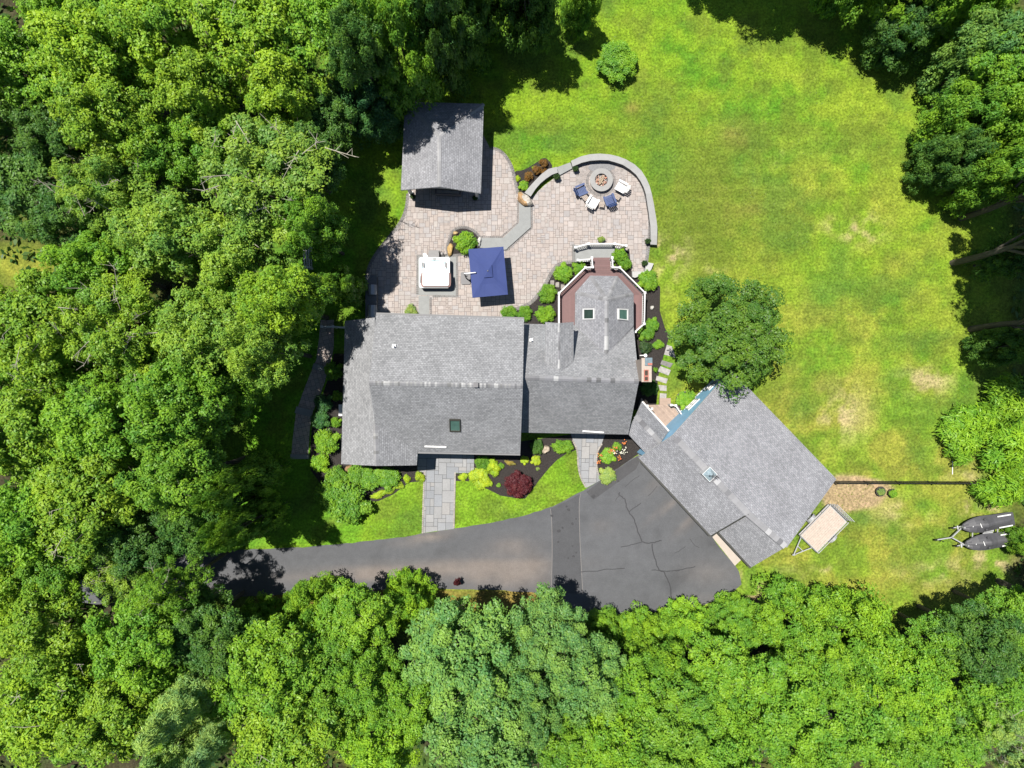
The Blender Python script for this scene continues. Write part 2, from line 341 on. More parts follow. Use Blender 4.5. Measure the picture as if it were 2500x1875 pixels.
# ------------------------------------------------------------------ polygon tools, pavers
def inside(p, poly):
    x, y = p; r = False; n = len(poly); j = n - 1
    for i in range(n):
        xi, yi = poly[i]; xj, yj = poly[j]
        if (yi > y) != (yj > y) and x < (xj - xi) * (y - yi) / (yj - yi) + xi: r = not r
        j = i
    return r
def clip_rect(poly, x0, y0, x1, y1):
    out = poly
    for ax, val, sg in ((0, x0, 1), (0, x1, -1), (1, y0, 1), (1, y1, -1)):
        src = out; out = []
        if not src: return []
        for k in range(len(src)):
            a = src[k]; b = src[(k + 1) % len(src)]; da = (a[ax] - val) * sg; db = (b[ax] - val) * sg
            if da >= 0: out.append(a)
            if da * db < 0:
                t = da / (da - db); out.append((a[0] + (b[0] - a[0]) * t, a[1] + (b[1] - a[1]) * t))
    return out
def smooth_poly(pts, it=2, closed=True):
    for _ in range(it):
        q = []; n = len(pts); rng = range(n) if closed else range(n - 1)
        if not closed: q.append(pts[0])
        for i in rng:
            a = pts[i]; b = pts[(i + 1) % n]
            q.append((a[0] * .75 + b[0] * .25, a[1] * .75 + b[1] * .25)); q.append((a[0] * .25 + b[0] * .75, a[1] * .25 + b[1] * .75))
        if not closed: q.append(pts[-1])
        pts = q
    return pts
def w2(pts, h=0): return [tuple(W(a, b, h)[:2]) for a, b in pts]
def pavers(mb, poly, z, cell, sizes, colours, rng, gap=.012, th=0.0, ang=0, m=1):
    ca, sa = math.cos(ang), math.sin(ang)
    P = [(x * ca + y * sa, -x * sa + y * ca) for x, y in poly]
    xs = [p[0] for p in P]; ys = [p[1] for p in P]
    x0 = math.floor(min(xs) / cell) * cell; y0 = math.floor(min(ys) / cell) * cell
    nx = int((max(xs) - x0) / cell) + 2; ny = int((max(ys) - y0) / cell) + 2
    used = np.zeros((nx + 6, ny + 6), bool)
    for j in range(ny):
        for i in range(nx):
            if used[i, j]: continue
            a, b = 1, 1
            for _ in range(6):
                s_ = rng.choice(sizes)
                if not used[i:i + s_[0], j:j + s_[1]].any(): a, b = s_; break
            used[i:i + a, j:j + b] = True
            rx0 = x0 + i * cell + gap / 2; ry0 = y0 + j * cell + gap / 2; rx1 = x0 + (i + a) * cell - gap / 2; ry1 = y0 + (j + b) * cell - gap / 2
            cs = [inside(p, P) for p in ((rx0, ry0), (rx1, ry0), (rx1, ry1), (rx0, ry1))]
            if all(cs): q = [(rx0, ry0), (rx1, ry0), (rx1, ry1), (rx0, ry1)]
            else:
                q = clip_rect(P, rx0, ry0, rx1, ry1)
                if len(q) < 3: continue
            ar = sum(q[k][0] * q[(k + 1) % len(q)][1] - q[(k + 1) % len(q)][0] * q[k][1] for k in range(len(q))) / 2
            if abs(ar) < .002: continue
            if ar < 0: q = q[::-1]
            c = rng.choice(colours); v = rng.uniform(.93, 1.07); cc = tuple(k * v for k in c)
            mb.face([(x * ca - y * sa, x * sa + y * ca, z + rng.uniform(0, .0015)) for x, y in q], m, cc)
def ribbon(mb, path, w, z, m=0, c=(1, 1, 1), closed=False, seg=None, rng=None, side=0, z1=None):
    """strip of width w along a world path; seg cuts it into stones"""
    P = [Vector((p[0], p[1])) for p in path]; n = len(P); Lf = []; Rt = []
    for i in range(n):
        a = P[(i - 1) % n] if closed or i else P[0]; b = P[(i + 1) % n] if closed or i < n - 1 else P[-1]
        d = (b - a).normalized(); nr = Vector((-d.y, d.x))
        Lf.append(P[i] + nr * w * (.5 + side)); Rt.append(P[i] - nr * w * (.5 - side))
    for i in range(n if closed else n - 1):
        j = (i + 1) % n; k = max(1, int((P[j] - P[i]).length / seg)) if seg else 1
        for t in range(k):
            g = .012 / max((P[j] - P[i]).length, .02) if seg else 0
            a = t / k + g; b = (t + 1) / k - g
            v = rng.uniform(.8, 1.15) if rng else 1; cc = tuple(x * v for x in c)
            q = [Rt[i].lerp(Rt[j], a), Rt[i].lerp(Rt[j], b), Lf[i].lerp(Lf[j], b), Lf[i].lerp(Lf[j], a)]
            mb.face([(p.x, p.y, z) for p in q], m, cc)
def strip(mb, path, w, z0, z1, m=0, c=(1, 1, 1), mside=None, seg=None, rng=None):
    """solid wall of width w along a path"""
    P = [Vector((p[0], p[1])) for p in path]; n = len(P); Lf = []; Rt = []
    ww = w if isinstance(w, (list, tuple)) else [w] * n
    for i in range(n):
        a = P[max(i - 1, 0)]; b = P[min(i + 1, n - 1)]; d = (b - a).normalized(); nr = Vector((-d.y, d.x))
        Lf.append(P[i] + nr * ww[i] / 2); Rt.append(P[i] - nr * ww[i] / 2)
    ms = m if mside is None else mside
    for i in range(n - 1):
        v = rng.uniform(.93, 1.05) if rng else 1; cc = tuple(x * v for x in c)
        A, B, Cc, D = Rt[i], Rt[i + 1], Lf[i + 1], Lf[i]
        mb.face([(p.x, p.y, z1) for p in (A, B, Cc, D)], m, cc)
        mb.face([(A.x, A.y, z0), (B.x, B.y, z0), (B.x, B.y, z1), (A.x, A.y, z1)], ms, c)
        mb.face([(Cc.x, Cc.y, z0), (D.x, D.y, z0), (D.x, D.y, z1), (Cc.x, Cc.y, z1)], ms, c)
    for A, D in ((Rt[0], Lf[0]), (Rt[-1], Lf[-1])):
        mb.face([(A.x, A.y, z0), (A.x, A.y, z1), (D.x, D.y, z1), (D.x, D.y, z0)], ms, c)

rng = random.Random(7)
# ------------------------------------------------------------------ driveway
drive = [(-420, 1380), (0, 1372), (300, 1358), (556, 1344), (726, 1337), (862, 1325), (1000, 1308), (1108, 1291), (1198, 1276), (1290, 1256), (1348, 1237), (1425, 1196), (1467, 1171), (1509, 1142), (1557, 1112),
         (1590, 1120), (1760, 1300), (1740, 1312), (1794, 1381), (1803, 1396), (1811, 1428), (1776, 1453), (1718, 1478), (1640, 1492), (1515, 1505), (1430, 1508), (1350, 1462), (1300, 1446), (1200, 1440), (1000, 1436), (816, 1446), (568, 1458), (300, 1472), (0, 1486), (-420, 1500)]
_r = random.Random(12); dw0 = w2(drive); dw = []
for a, b in zip(dw0, dw0[1:] + dw0[:1]):     # crumbling edge
    L_ = math.hypot(b[0] - a[0], b[1] - a[1]); k_ = max(1, int(L_ / .45))
    for t_ in range(k_): dw.append((a[0] + (b[0] - a[0]) * t_ / k_ + _r.uniform(-.035, .035), a[1] + (b[1] - a[1]) * t_ / k_ + _r.uniform(-.05, .05)))
def asphalt_colour(x, y):
    px, py = PX(x, y); px = np.array([px]); py = np.array([py]); X = np.array([x]); Y = np.array([y])
    n = fbm(X, Y, 4.0, 51)[0]; n2 = fbm(X, Y, 1.2, 61)[0]
    n9 = fbm(X * .22, Y * 2.2, 1.0, 211, 3)[0]; b = np.array((.066, .068, .073)) * (.80 + .26 * n + .14 * n9) * (1 - .22 * sstep(.62, .8, fbm(X, Y, 1.7, 231, 3))[0])
    t = (gauss(px, py, 1040, 1312, 60, 10, -10) * .9 + gauss(px, py, 1000, 1395, 260, 16, -3) * 1.1 + gauss(px, py, 1240, 1400, 110, 34) * .8 + gauss(px, py, 1250, 1335, 60, 20) * .4 + gauss(px, py, 1470, 1285, 25, 14) * .35 +
         gauss(px, py, 1600, 1180, 30, 8, -45) * .5 + gauss(px, py, 1630, 1235, 55, 7, -38) * .55 + gauss(px, py, 1680, 1275, 40, 8, -45) * .6 + gauss(px, py, 1730, 1400, 60, 30) * .35 + gauss(px, py, 1720, 1465, 60, 14) * .4 + gauss(px, py, 570, 1450, 60, 14) * .9)[0] * (.3 + 1.1 * n2) * (1.15 if px[0] < 1340 else .8)
    t = min(max(t, 0), .75)
    c = b * (1 - t) + np.array((.140, .118, .104)) * t
    # dark newer patch across the drive
    if 1345 < px[0] < 1416 + (py[0] - 1250) * .04 and py[0] > 1150: pass
    return tuple(c)
_ac = {}
def asph(x, y):
    k = (round(x, 3), round(y, 3))
    if k not in _ac: _ac[k] = asphalt_colour(x, y)
    return _ac[k]
mb = MB()
st = .5; xs = [p[0] for p in dw]; ys = [p[1] for p in dw]
i0 = math.floor(min(xs) / st); i1 = math.ceil(max(xs) / st); j0 = math.floor(min(ys) / st); j1 = math.ceil(max(ys) / st)
DZ = .012
for i in range(i0, i1):
    for j in range(j0, j1):
        a, b, c_, d = i * st, j * st, (i + 1) * st, (j + 1) * st
        cs = [inside(p, dw) for p in ((a, b), (c_, b), (c_, d), (a, d))]
        if all(cs): q = [(a, b), (c_, b), (c_, d), (a, d)]
        elif any(cs) or False:
            q = clip_rect(dw, a, b, c_, d)
            if len(q) < 3: continue
            ar = sum(q[k][0] * q[(k + 1) % len(q)][1] - q[(k + 1) % len(q)][0] * q[k][1] for k in range(len(q)))
            if ar < 0: q = q[::-1]
        else: continue
        mb.face([(x, y, DZ) for x, y in q], 0, [asph(x, y) for x, y in q])
def z13(x, y): return (1300 + x / 3.95, 1100 + y / 3.95)
# newer dark patch by the walk, and seams and sealed cracks
pt = w2([(1431, 1201), (1509, 1144), (1556, 1114), (1562, 1126), (1552, 1146), (1449, 1220)])
mb.prism(pt, DZ, DZ + .004, 0, (.047, .047, .05))
mb.prism(w2([(1345, 1241), (1380, 1226), (1416, 1206), (1414, 1264), (1417, 1350), (1423, 1450), (1346, 1446), (1348, 1320)]), DZ, DZ + .005, 0, (.050, .051, .055))
for seam in ([(1344, 1242), (1347, 1270), (1348, 1320), (1348, 1370), (1346, 1452)], [(1417, 1205), (1414, 1225), (1414, 1264), (1417, 1350), (1423, 1452)]):
    ribbon(mb, smooth_poly(w2(seam), 2, False), .035, DZ + .007, 2, (.22, .21, .20))
cracks = [[(840, 400), (835, 420), (890, 470), (905, 540), (935, 600), (975, 650), (1000, 730), (1020, 790), (1055, 880), (1100, 895), (1180, 885), (1245, 865)],
          [(1055, 885), (950, 910), (850, 930)], [(935, 590), (970, 555), (1010, 535), (1045, 505)], [(1155, 895), (1160, 970), (1195, 1090), (1220, 1150), (1270, 1175), (1310, 1260), (1335, 1350), (1340, 1430), (1360, 1490)],
          [(1150, 1150), (1290, 1165), (1400, 1155), (1570, 1118)], [(470, 1168), (600, 1163), (720, 1145), (890, 1135)], [(1300, 1170), (1350, 1160), (1420, 1155)],
          [(1115, 440), (1170, 385), (1200, 340)], [(890, 350), (960, 290), (1030, 240)], [(835, 425), (800, 485)], [(1370, 992), (1420, 965), (1475, 925)], [(1520, 850), (1560, 910), (1610, 940)]]
for k, c in enumerate(cracks):
    pts = w2([z13(*p) for p in c]); fine = []
    for a, b in zip(pts, pts[1:]):
        for t in np.linspace(0, 1, 5)[:-1]:
            fine.append((a[0] + (b[0] - a[0]) * t + rng.uniform(-.03, .03), a[1] + (b[1] - a[1]) * t + rng.uniform(-.03, .03)))
    fine.append(pts[-1]); ww = .085 if k in (0, 3) else (.06 if k in (1, 2, 4, 5) else .035)
    ribbon(mb, fine, ww, DZ + .008 + k * .0004, 1, (1, 1, 1))
for q in [(590, 440, 9), (825, 295, 6), (350, 570, 8), (330, 540, 5), (385, 705, 6), (420, 660, 5), (255, 775, 7), (290, 745, 5), (395, 1020, 6), (420, 985, 4), (385, 920, 4), (190, 630, 7), (250, 880, 5), (345, 1035, 4)]:
    px, py = z13(q[0], q[1]); c = W(px, py); r = q[2] * .016
    ring = [(c.x + math.cos(t) * r * rng.uniform(.7, 1.6), c.y + math.sin(t) * r * rng.uniform(.6, 1.3), DZ + .012) for t in np.linspace(0, 2 * math.pi, 10)[:-1]]
    mb.face(ring, 0, (.035, .035, .038))
M['seam'] = mat('sandy seam', (.14, .13, .125), rough=.9)
tag(mb.build('driveway', [M['asphalt'], M['crack'], M['seam']]), kind='structure')
mb = MB(); mb.prism(w2([(1739, 1311), (1770, 1285), (1825, 1352), (1794, 1381)]), 0, .02, 0)
tag(mb.build('garage_apron', M['concrete']), kind='structure')

# ------------------------------------------------------------------ patio
patio = [(1001, 330), (996, 473), (994, 500), (987, 526), (971, 554), (949, 580), (920, 617), (904, 643), (896, 669), (892, 800), (1240, 800), (1240, 762), (1276, 751), (1300, 737), (1316, 717), (1330, 697), (1341, 674), (1356, 650), (1374, 641), (1397, 640),
         (1450, 645), (1500, 640), (1536, 606), (1541, 662), (1574, 664), (1582, 610), (1586, 570), (1586, 530), (1582, 500), (1574, 465), (1560, 435), (1540, 413), (1510, 396), (1466, 391), (1420, 400), (1398, 410), (1360, 430), (1330, 452), (1300, 480), (1275, 485), (1264, 473), (1259, 450), (1253, 419), (1246, 400), (1234, 380), (1220, 368), (1208, 363), (1196, 362), (1180, 330)]
pw = w2(patio)
mb = MB(); mb.prism(pw, 0, .03, 0)
PZ = .036
PC = [tuple(t * k for t, k in zip(c, (.60, .608, .615))) for c in ((.40, .345, .318), (.385, .338, .315), (.41, .35, .318), (.37, .34, .33), (.40, .36, .335), (.39, .335, .305), (.42, .37, .345))]
pavers(mb, pw, PZ, .155, [(2, 2), (3, 2), (2, 3), (3, 2), (2, 3), (2, 1), (1, 2), (3, 3)], PC, random.Random(3), gap=.022)
# soldier course along the free edges
edge = w2([(996, 473), (994, 500), (987, 526), (971, 554), (949, 580), (920, 617), (904, 643), (896, 669)])
GP = (.115, .108, .105)
ribbon(mb, smooth_poly(edge, 2, False), .24, PZ + .008, 1, GP, seg=.14, rng=rng, side=0)
edge = w2([(1240, 760), (1276, 750), (1300, 737), (1316, 717), (1330, 697), (1341, 674), (1356, 650), (1374, 641), (1397, 640)])
ribbon(mb, smooth_poly(edge, 2, False), .26, PZ + .008, 1, GP, seg=.14, rng=rng)
edge = w2([(1264, 473), (1259, 450), (1253, 419), (1246, 400), (1234, 380), (1220, 368), (1208, 363), (1196, 362)])
ribbon(mb, smooth_poly(edge, 2, False), .24, PZ + .008, 1, GP, seg=.14, rng=rng)
edge = w2([(1574, 664), (1582, 610), (1586, 570), (1586, 530), (1582, 500), (1574, 465), (1560, 435), (1540, 413), (1510, 398), (1466, 393)])
ribbon(mb, smooth_poly(edge, 2, False), .26, PZ + .008, 1, (.13, .125, .125), seg=.14, rng=rng)
# circles of pavers around the fire pit and gravel behind it
cc = W(1466.5, 443, 0)
for k, r in enumerate((1.02, 1.27, 1.52, 1.77)):
    n = 60; ribbon(mb, [(cc.x + r * math.cos(t), cc.y + r * math.sin(t)) for t in np.linspace(0, 2 * math.pi, n + 1)[:-1]], .225, PZ + .006, 1, (.195, .175, .165) if k else GP, closed=True, seg=.3 if k else .1, rng=rng)
g = w2([(1432, 410), (1450, 398), (1470, 395), (1490, 398), (1506, 408), (1490, 418), (1470, 420), (1448, 420)])
mb.face([(x, y, PZ + .010) for x, y in smooth_poly(g, 2)][::-1], 2)
tag(mb.build('patio', [M['joint'], M['paver'], M['gravel']]), kind='structure')

# front walks of cut bluestone
def zA(x, y): return (900 + x / 3.3515, 1040 + y / 3.3515)
BC = [(.175, .178, .185), (.165, .17, .18), (.185, .185, .188), (.155, .162, .175), (.195, .19, .187)]
def stonewalk(name, pts, seed, ang=0, cell=.3):
    P = w2(pts); mb = MB(); mb.prism(P, 0, .022, 0)
    pavers(mb, P, .028, cell, [(2, 2), (3, 2), (2, 3), (3, 2), (2, 3), (1, 2), (2, 1), (3, 3), (1, 1)], BC, random.Random(seed), gap=.026, ang=ang)
    n = len(P); return tag(mb.build(name, [M['joint_grey'], M['paver']]), kind='structure')
stonewalk('front_walk', [zA(*p) for p in ((400, 190), (862, 190), (862, 383), (708, 385), (703, 600), (697, 842), (560, 858), (441, 876), (448, 600), (457, 378), (400, 378))], 5, R(-1))
stonewalk('side_walk', [zA(*p) for p in ((1650, 50), (1940, 50), (1905, 150), (1868, 210), (1862, 300), (1870, 370), (1902, 440), (1840, 475), (1780, 506), (1735, 430), (1712, 330), (1710, 200), (1672, 122))], 9, R(-2))
# cobble edging of the front walks
for pth in ([zA(457, 380), zA(448, 600), zA(441, 876)], [zA(708, 385), zA(703, 600), zA(697, 842)], [zA(1672, 122), zA(1710, 200), zA(1712, 330), zA(1735, 430), zA(1780, 506)], [zA(1905, 150), zA(1868, 210), zA(1862, 300), zA(1870, 370), zA(1902, 440)]):
    mb = MB(); P = smooth_poly(w2(pth), 2, False); tot = 0
    for a, b in zip(P, P[1:]):
        L = math.hypot(b[0] - a[0], b[1] - a[1]); t = -tot % .15
        while t < L:
            x = a[0] + (b[0] - a[0]) * t / L; y = a[1] + (b[1] - a[1]) * t / L; v = rng.uniform(.8, 1.15)
            mb.box((x, y, .035), (.13, .11, .07), math.atan2(b[1] - a[1], b[0] - a[0]) + rng.uniform(-.1, .1), 0, (.22 * v, .20 * v, .18 * v)); t += .15
        tot += L
    tag(mb.build('cobble_edging', M['paver']), kind='structure')

# side path in the shade west of the house: strips of pavers between broad slab steps
def z7(x, y): return (680 + x / 2.911, 760 + y / 2.911)
P = w2([z7(*p) for p in ((300, 60), (395, 60), (393, 250), (380, 330), (355, 400), (330, 500), (280, 640), (240, 720), (222, 850), (210, 1040), (90, 1040), (102, 900), (125, 720), (180, 560), (240, 410), (268, 350), (287, 200))])
mb = MB(); mb.prism(P, 0, .02, 0)
pavers(mb, P, .026, .155, [(2, 2), (3, 2), (2, 3), (2, 1)], [(.25, .21, .185), (.27, .225, .20), (.22, .195, .18)], random.Random(4), gap=.022, ang=R(15))
tag(mb.build('side_path', [M['joint'], M['paver']]), kind='structure')
for k, q in enumerate((((255, 368), (362, 402), (350, 432), (240, 410)), ((130, 675), (248, 703), (238, 752), (118, 722)), ((88, 1015), (220, 1018), (218, 1048), (88, 1048)))):
    mb = MB(); mb.prism(w2([z7(*p) for p in q]), 0, .14, 0)
    tag(mb.build('stone_step', M['slab']), ['grey slab step high on the shaded side path, nearest the white gate', 'grey slab step in the middle of the shaded side path', 'grey slab step at the lower end of the shaded side path'][k], 'step', 'slab steps on the side path')

# mulch beds
def z2(x, y): return (1200 + x / 5.027, 350 + y / 5.027)
def z3(x, y): return (860 + x / 5.027, 500 + y / 5.027)
def z4(x, y): return (1240 + x / 5.53, 580 + y / 5.53)
def z6(x, y): return (1240 + x / 5.027, 780 + y / 5.027)
def bed(pts, z=.016, sm=1):
    P = smooth_poly(w2(pts), sm) if sm else w2(pts)
    mb = MB(); mb.prism(P, 0, z, 0); return tag(mb.build('mulch_bed', M['mulch']), kind='structure')
bed([z2(*p) for p in ((262, 345), (400, 330), (560, 230), (640, 172), (700, 200), (758, 290), (700, 340), (560, 460), (420, 620), (345, 610), (300, 480))], .012)
bed([(1397, 642), (1374, 643), (1356, 652), (1341, 676), (1330, 700), (1316, 719), (1300, 740), (1276, 753), (1240, 764), (1225, 775), (1225, 800), (1420, 800), (1420, 700), (1450, 660), (1450, 645)], .042, 0)
bed([(1511, 605), (1537, 607), (1541, 640), (1545, 676), (1580, 680), (1612, 700), (1611, 760), (1623, 800), (1634, 820), (1622, 862), (1605, 925), (1607, 950), (1600, 1000), (1545, 1000), (1545, 900), (1540, 800), (1500, 660)], .012, 0)
bed([zA(*p) for p in ((862, 180), (1720, 60), (1700, 130), (1712, 190), (1620, 225), (1545, 275), (1480, 340), (1390, 450), (1340, 520), (1280, 595), (1200, 590), (1080, 570), (960, 510), (870, 452), (712, 450), (712, 388), (862, 386))], .012, 0)
bed([zA(*p) for p in ((1900, 60), (2212, 60), (2230, 200), (2200, 235), (2060, 330), (1960, 470), (1905, 440), (1875, 370), (1866, 300), (1870, 210), (1908, 150))], .010, 0)
bed([zA(*p) for p in ((-60, 250), (455, 250), (455, 450), (330, 462), (200, 560), (80, 615), (-40, 620), (-130, 560))], .012, 0)
bed([z7(*p) for p in ((395, 300), (520, 300), (520, 1090), (600, 1110), (600, 1250), (640, 1360), (500, 1440), (350, 1300), (230, 1130), (222, 1040), (235, 850), (255, 720), (300, 640), (345, 500), (372, 400))], .010, 0)
pb = w2([z3(*p) for p in ((1290, 280), (1400, 275), (1500, 320), (1560, 390), (1580, 420), (1570, 520), (1500, 560), (1400, 600), (1260, 625), (1190, 625), (1160, 560), (1165, 490), (1200, 410), (1215, 340))])
mb = MB(); mb.prism(smooth_poly(pb, 2), .03, .055, 0); ribbon(mb, smooth_poly(pb, 2), .2, .06, 1, GP, closed=True, seg=.14, rng=rng)
tag(mb.build('planting_bed', [M['mulch'], M['paver']]), kind='structure')

# ------------------------------------------------------------------ roofs and walls
def roof(name, faces, m_idx, mats, parent, th=.16, trim_idx=1, label=None):
    """faces: lists of world points (top side). Adds fascia and soffit."""
    mb = MB(); edges = {}
    for pts in faces:
        pts = [Vector(p) for p in pts]
        n = Vector((0, 0, 0))
        for i in range(len(pts)):
            a = pts[i]; b = pts[(i + 1) % len(pts)]
            n += Vector(((a.y - b.y) * (a.z + b.z), (a.z - b.z) * (a.x + b.x), (a.x - b.x) * (a.y + b.y)))
        n.normalize()
        if n.z < 0: pts = pts[::-1]; n = -n
        u = Vector((0, 0, 1)).cross(n)
        u = u.normalized() if u.length > .03 else Vector((1, 0, 0)); v = n.cross(u)
        mb.face(pts, m_idx, uv=[(p.dot(u), p.dot(v)) for p in pts])
        mb.face([p - Vector((0, 0, th)) for p in pts[::-1]], trim_idx)
        for i in range(len(pts)):
            a = tuple(round(t, 2) for t in pts[i]); b = tuple(round(t, 2) for t in pts[(i + 1) % len(pts)])
            if (b, a) in edges: edges.pop((b, a))
            else: edges[(a, b)] = (pts[i], pts[(i + 1) % len(pts)])
    dz = Vector((0, 0, th))
    for a, b in edges.values(): mb.face([a - dz, b - dz, b, a], trim_idx)
    return mb.build(name, mats, parent, label)
def caps(name, lines, parent, rng, seg=.28, w=.34, tones=None, lift=.03, prob=.5, maxrun=2, sl=.9):
    mb = MB()
    tones = tones or [(.18, .18, .19)]
    if len(tones) > 1: tones = [tuple(x * .72 for x in t) for t in tones]
    for a, b in lines:
        a = Vector(a); b = Vector(b); L = (b - a).length; k = max(1, int(L / seg)); run = 0; c = tones[0]
        d = (b - a).normalized(); s = d.cross(Vector((0, 0, 1))).normalized()
        for i in range(k):
            if run <= 0:
                c = tones[0] if rng.random() < prob else rng.choice(tones); run = rng.randint(1, maxrun)
            run -= 1
            p = a + d * (L * i / k); q = a + d * (L * (i + 1) / k); l = Vector((0, 0, lift + .006 * (i % 2))); drop = Vector((0, 0, w * .5 * sl))
            v = rng.uniform(.9, 1.1); cc = tuple(x * v for x in c)
            A = [p - s * w / 2 - drop + l, q - s * w / 2 - drop + l, q + l, p + l]; B = [p + l, q + l, q + s * w / 2 - drop + l, p + s * w / 2 - drop + l]
            mb.face(A, 0, cc); mb.face(B, 0, cc)
            mb.face([A[0], A[3], A[3] - l * 1.4, A[0] - l * 1.4], 0, cc); mb.face([A[1], A[1] - l * 1.4, A[2] - l * 1.4, A[2]], 0, cc)
    return mb.build(name, M['cap'], parent)
def gable_walls(name, base, zb, he, ridge, m, parent, zr_drop=.2):
    """base: 4 world xy corners a,b,c,d ; ridge runs between midpoints a-d and b-c (given explicitly with heights)"""
    mb = MB(); a, b, c, d = [Vector((p[0], p[1])) for p in base]; r0, r1 = [Vector(r) for r in ridge]
    v3 = lambda p, z: Vector((p.x, p.y, z))
    mb.face([v3(a, zb), v3(b, zb), v3(b, he), v3(a, he)], 0); mb.face([v3(c, zb), v3(d, zb), v3(d, he), v3(c, he)], 0)
    mb.face([v3(d, zb), v3(a, zb), v3(a, he), r0, v3(d, he)], 0); mb.face([v3(b, zb), v3(c, zb), v3(c, he), r1, v3(b, he)], 0)
    mb.face([v3(a, he), v3(b, he), r1, r0], 0); mb.face([v3(c, he), v3(d, he), r0, r1], 0)
    return mb.build(name, m, parent)
def window(parent, p, nrm, w=1.0, h=1.3, name='window', frame='trim', glass='glass'):
    """a window on a wall: p centre on the wall plane, nrm outward"""
    nrm = Vector(nrm).normalized(); u = Vector((0, 0, 1)).cross(nrm).normalized(); p = Vector(p)
    Mx = Matrix((u, nrm, Vector((0, 0, 1)))).transposed()
    mb = MB()
    for dx, dz, sx, sz in ((0, h / 2, w + .16, .09), (0, -h / 2, w + .16, .09), (-w / 2, 0, .09, h), (w / 2, 0, .09, h), (0, 0, .04, h), (0, 0, w, .04)):
        mb.box(p + u * dx + Vector((0, 0, dz)) + nrm * .03, (sx, .08, sz), M=Mx)
    f = mb.build(name, M[frame], parent)
    g = MB(); g.box(p + nrm * .012, (w, .02, h), M=Mx); gl = g.build('pane', M[glass], None)
    gl.parent = f; gl.matrix_parent_inverse = Matrix.Identity(4)
    gl.data.transform((Matrix.Translation(parent.location)).inverted())
    return f
def skylight(parent, pl, cs, frame, glass, tilt=.13):
    """cs: 4 image corners on the roof plane"""
    P = [on_plane(x, y, pl) for x, y in cs]; n = pl[0] if pl[0].z > 0 else -pl[0]
    c = sum(P, Vector()) / 4; mb = MB()
    fr = .09
    out = [p + n * tilt for p in P]; inn = [p.lerp(c, .17) + n * tilt for p in P]; low = [p - n * .02 for p in P]; il = [p.lerp(c, .17) + n * (tilt - .06) for p in P]
    for i in range(4):
        j = (i + 1) % 4
        mb.face([out[i], out[j], inn[j], inn[i]]); mb.face([low[i], low[j], out[j], out[i]]); mb.face([inn[i], inn[j], il[j], il[i]])
    f = mb.build('skylight', M[frame], parent)
    g = MB(); g.face([p - n * .0 for p in il]); gl = g.build('skylight_glass', M[glass], None); gl.parent = f; gl.data.transform(Matrix.Translation(parent.location).inverted())
    return f

M['coproof'] = mat('blue grey metal', (.11, .15, .17), rough=.3, metal=.2, var=.3, scale=8)
# ================================================================== HOUSE
house = empty('house', W(1090, 950, 0), 'two storey house with grey shingle roofs and an octagonal sunroom at the centre', 'house')
hN, hR, hS, hB = 5.2, 8.0, 3.9, 6.0
N1 = W(918, 767, hN); N2 = W(1279.5, 778.8, hN); A = W(901, 934, hR); RR = W(1276.5, 942, hR); S2 = W(1270, 1108, hS); S1 = W(1019.8, 1103, hS)
plS = plane(A, RR, S2); S1 = on_plane(1019.8, 1103, plS); B = on_plane(916, 1036, plS); hB = B.z
Cc = W(919, 1137.5, hB); WNr = W(915, 775, hB); WN = W(842, 783.5, 3.9); WS = W(833, 1133, 3.9); WE = W(1017, 1136, 3.9)
plN = plane(N1, N2, RR)
roof('roof', [[N1, N2, RR, A], [A, RR, S2, S1, B]], 0, [M['shingle'], M['trim']], house, label='grey shingle roof of the tall main block')
roof('roof', [[WNr, WN, WS, Cc, B + Vector((0, 0, -.01))], [B + Vector((0, 0, -.01)), Cc, WE, S1 + Vector((0, 0, -.01))]], 0, [M['shingle'], M['trim']], house, label='grey shingle roof of the west wing')
caps('ridge_cap', [(A, RR)], house, rng, seg=.13, tones=[(.24, .24, .25), (.30, .30, .30), (.17, .17, .18), (.40, .40, .40), (.20, .20, .2), (.26, .26, .27)], prob=.15, maxrun=1)
caps('ridge_cap', [(B, Cc)], house, rng, seg=.2, tones=[(.26, .26, .27), (.20, .20, .2), (.34, .34, .34)], prob=.3)
# walls of the main block: gable ends east and west
def ins(p, q, t): return p.lerp(q, t)
def shrink(c4, t):
    c = sum((Vector((p[0], p[1])) for p in c4), Vector((0, 0))) / 4
    out = []
    for p in c4:
        v = Vector((p[0], p[1])) - c; out.append(c + Vector((v.x - math.copysign(t, v.x), v.y - math.copysign(t, v.y))))
    return out
wm = shrink([(N1.x, N1.y), (N2.x, N2.y), (S2.x, S2.y), (A.x, S2.y + .12)], .35)
def wall_prof(name, quad, zb, zs, ridge_xy, zr, parent, m='siding'):
    """quad a(NW) b(NE) c(SE) d(SW); zs heights north, south; ridge west/east points"""
    a, b, c, d = quad; zn, zs_ = zs; r0, r1 = ridge_xy; mb = MB(); v = lambda p, z: Vector((p[0], p[1], z))
    mb.face([v(b, zb), v(a, zb), v(a, zn), v(b, zn)]); mb.face([v(d, zb), v(c, zb), v(c, zs_), v(d, zs_)])
    mb.face([v(a, zb), v(d, zb), v(d, zs_), v(r0, zr), v(a, zn)]); mb.face([v(c, zb), v(b, zb), v(b, zn), v(r1, zr), v(c, zs_)])
    return mb.build(name, M[m], parent)
yr = (A.y + RR.y) / 2
wall_prof('wall', [wm[0], wm[1], wm[2], wm[3]], 0, (hN + .08, hS + .12), ((wm[0].x, yr), (wm[1].x, yr)), hR - .25, house)
xr = B.x; mb = MB()
x0, x1, y0, y1 = WN.x + .3, xr * 2 - WN.x - .9, WS.y + .35, WN.y - .3
v = Vector
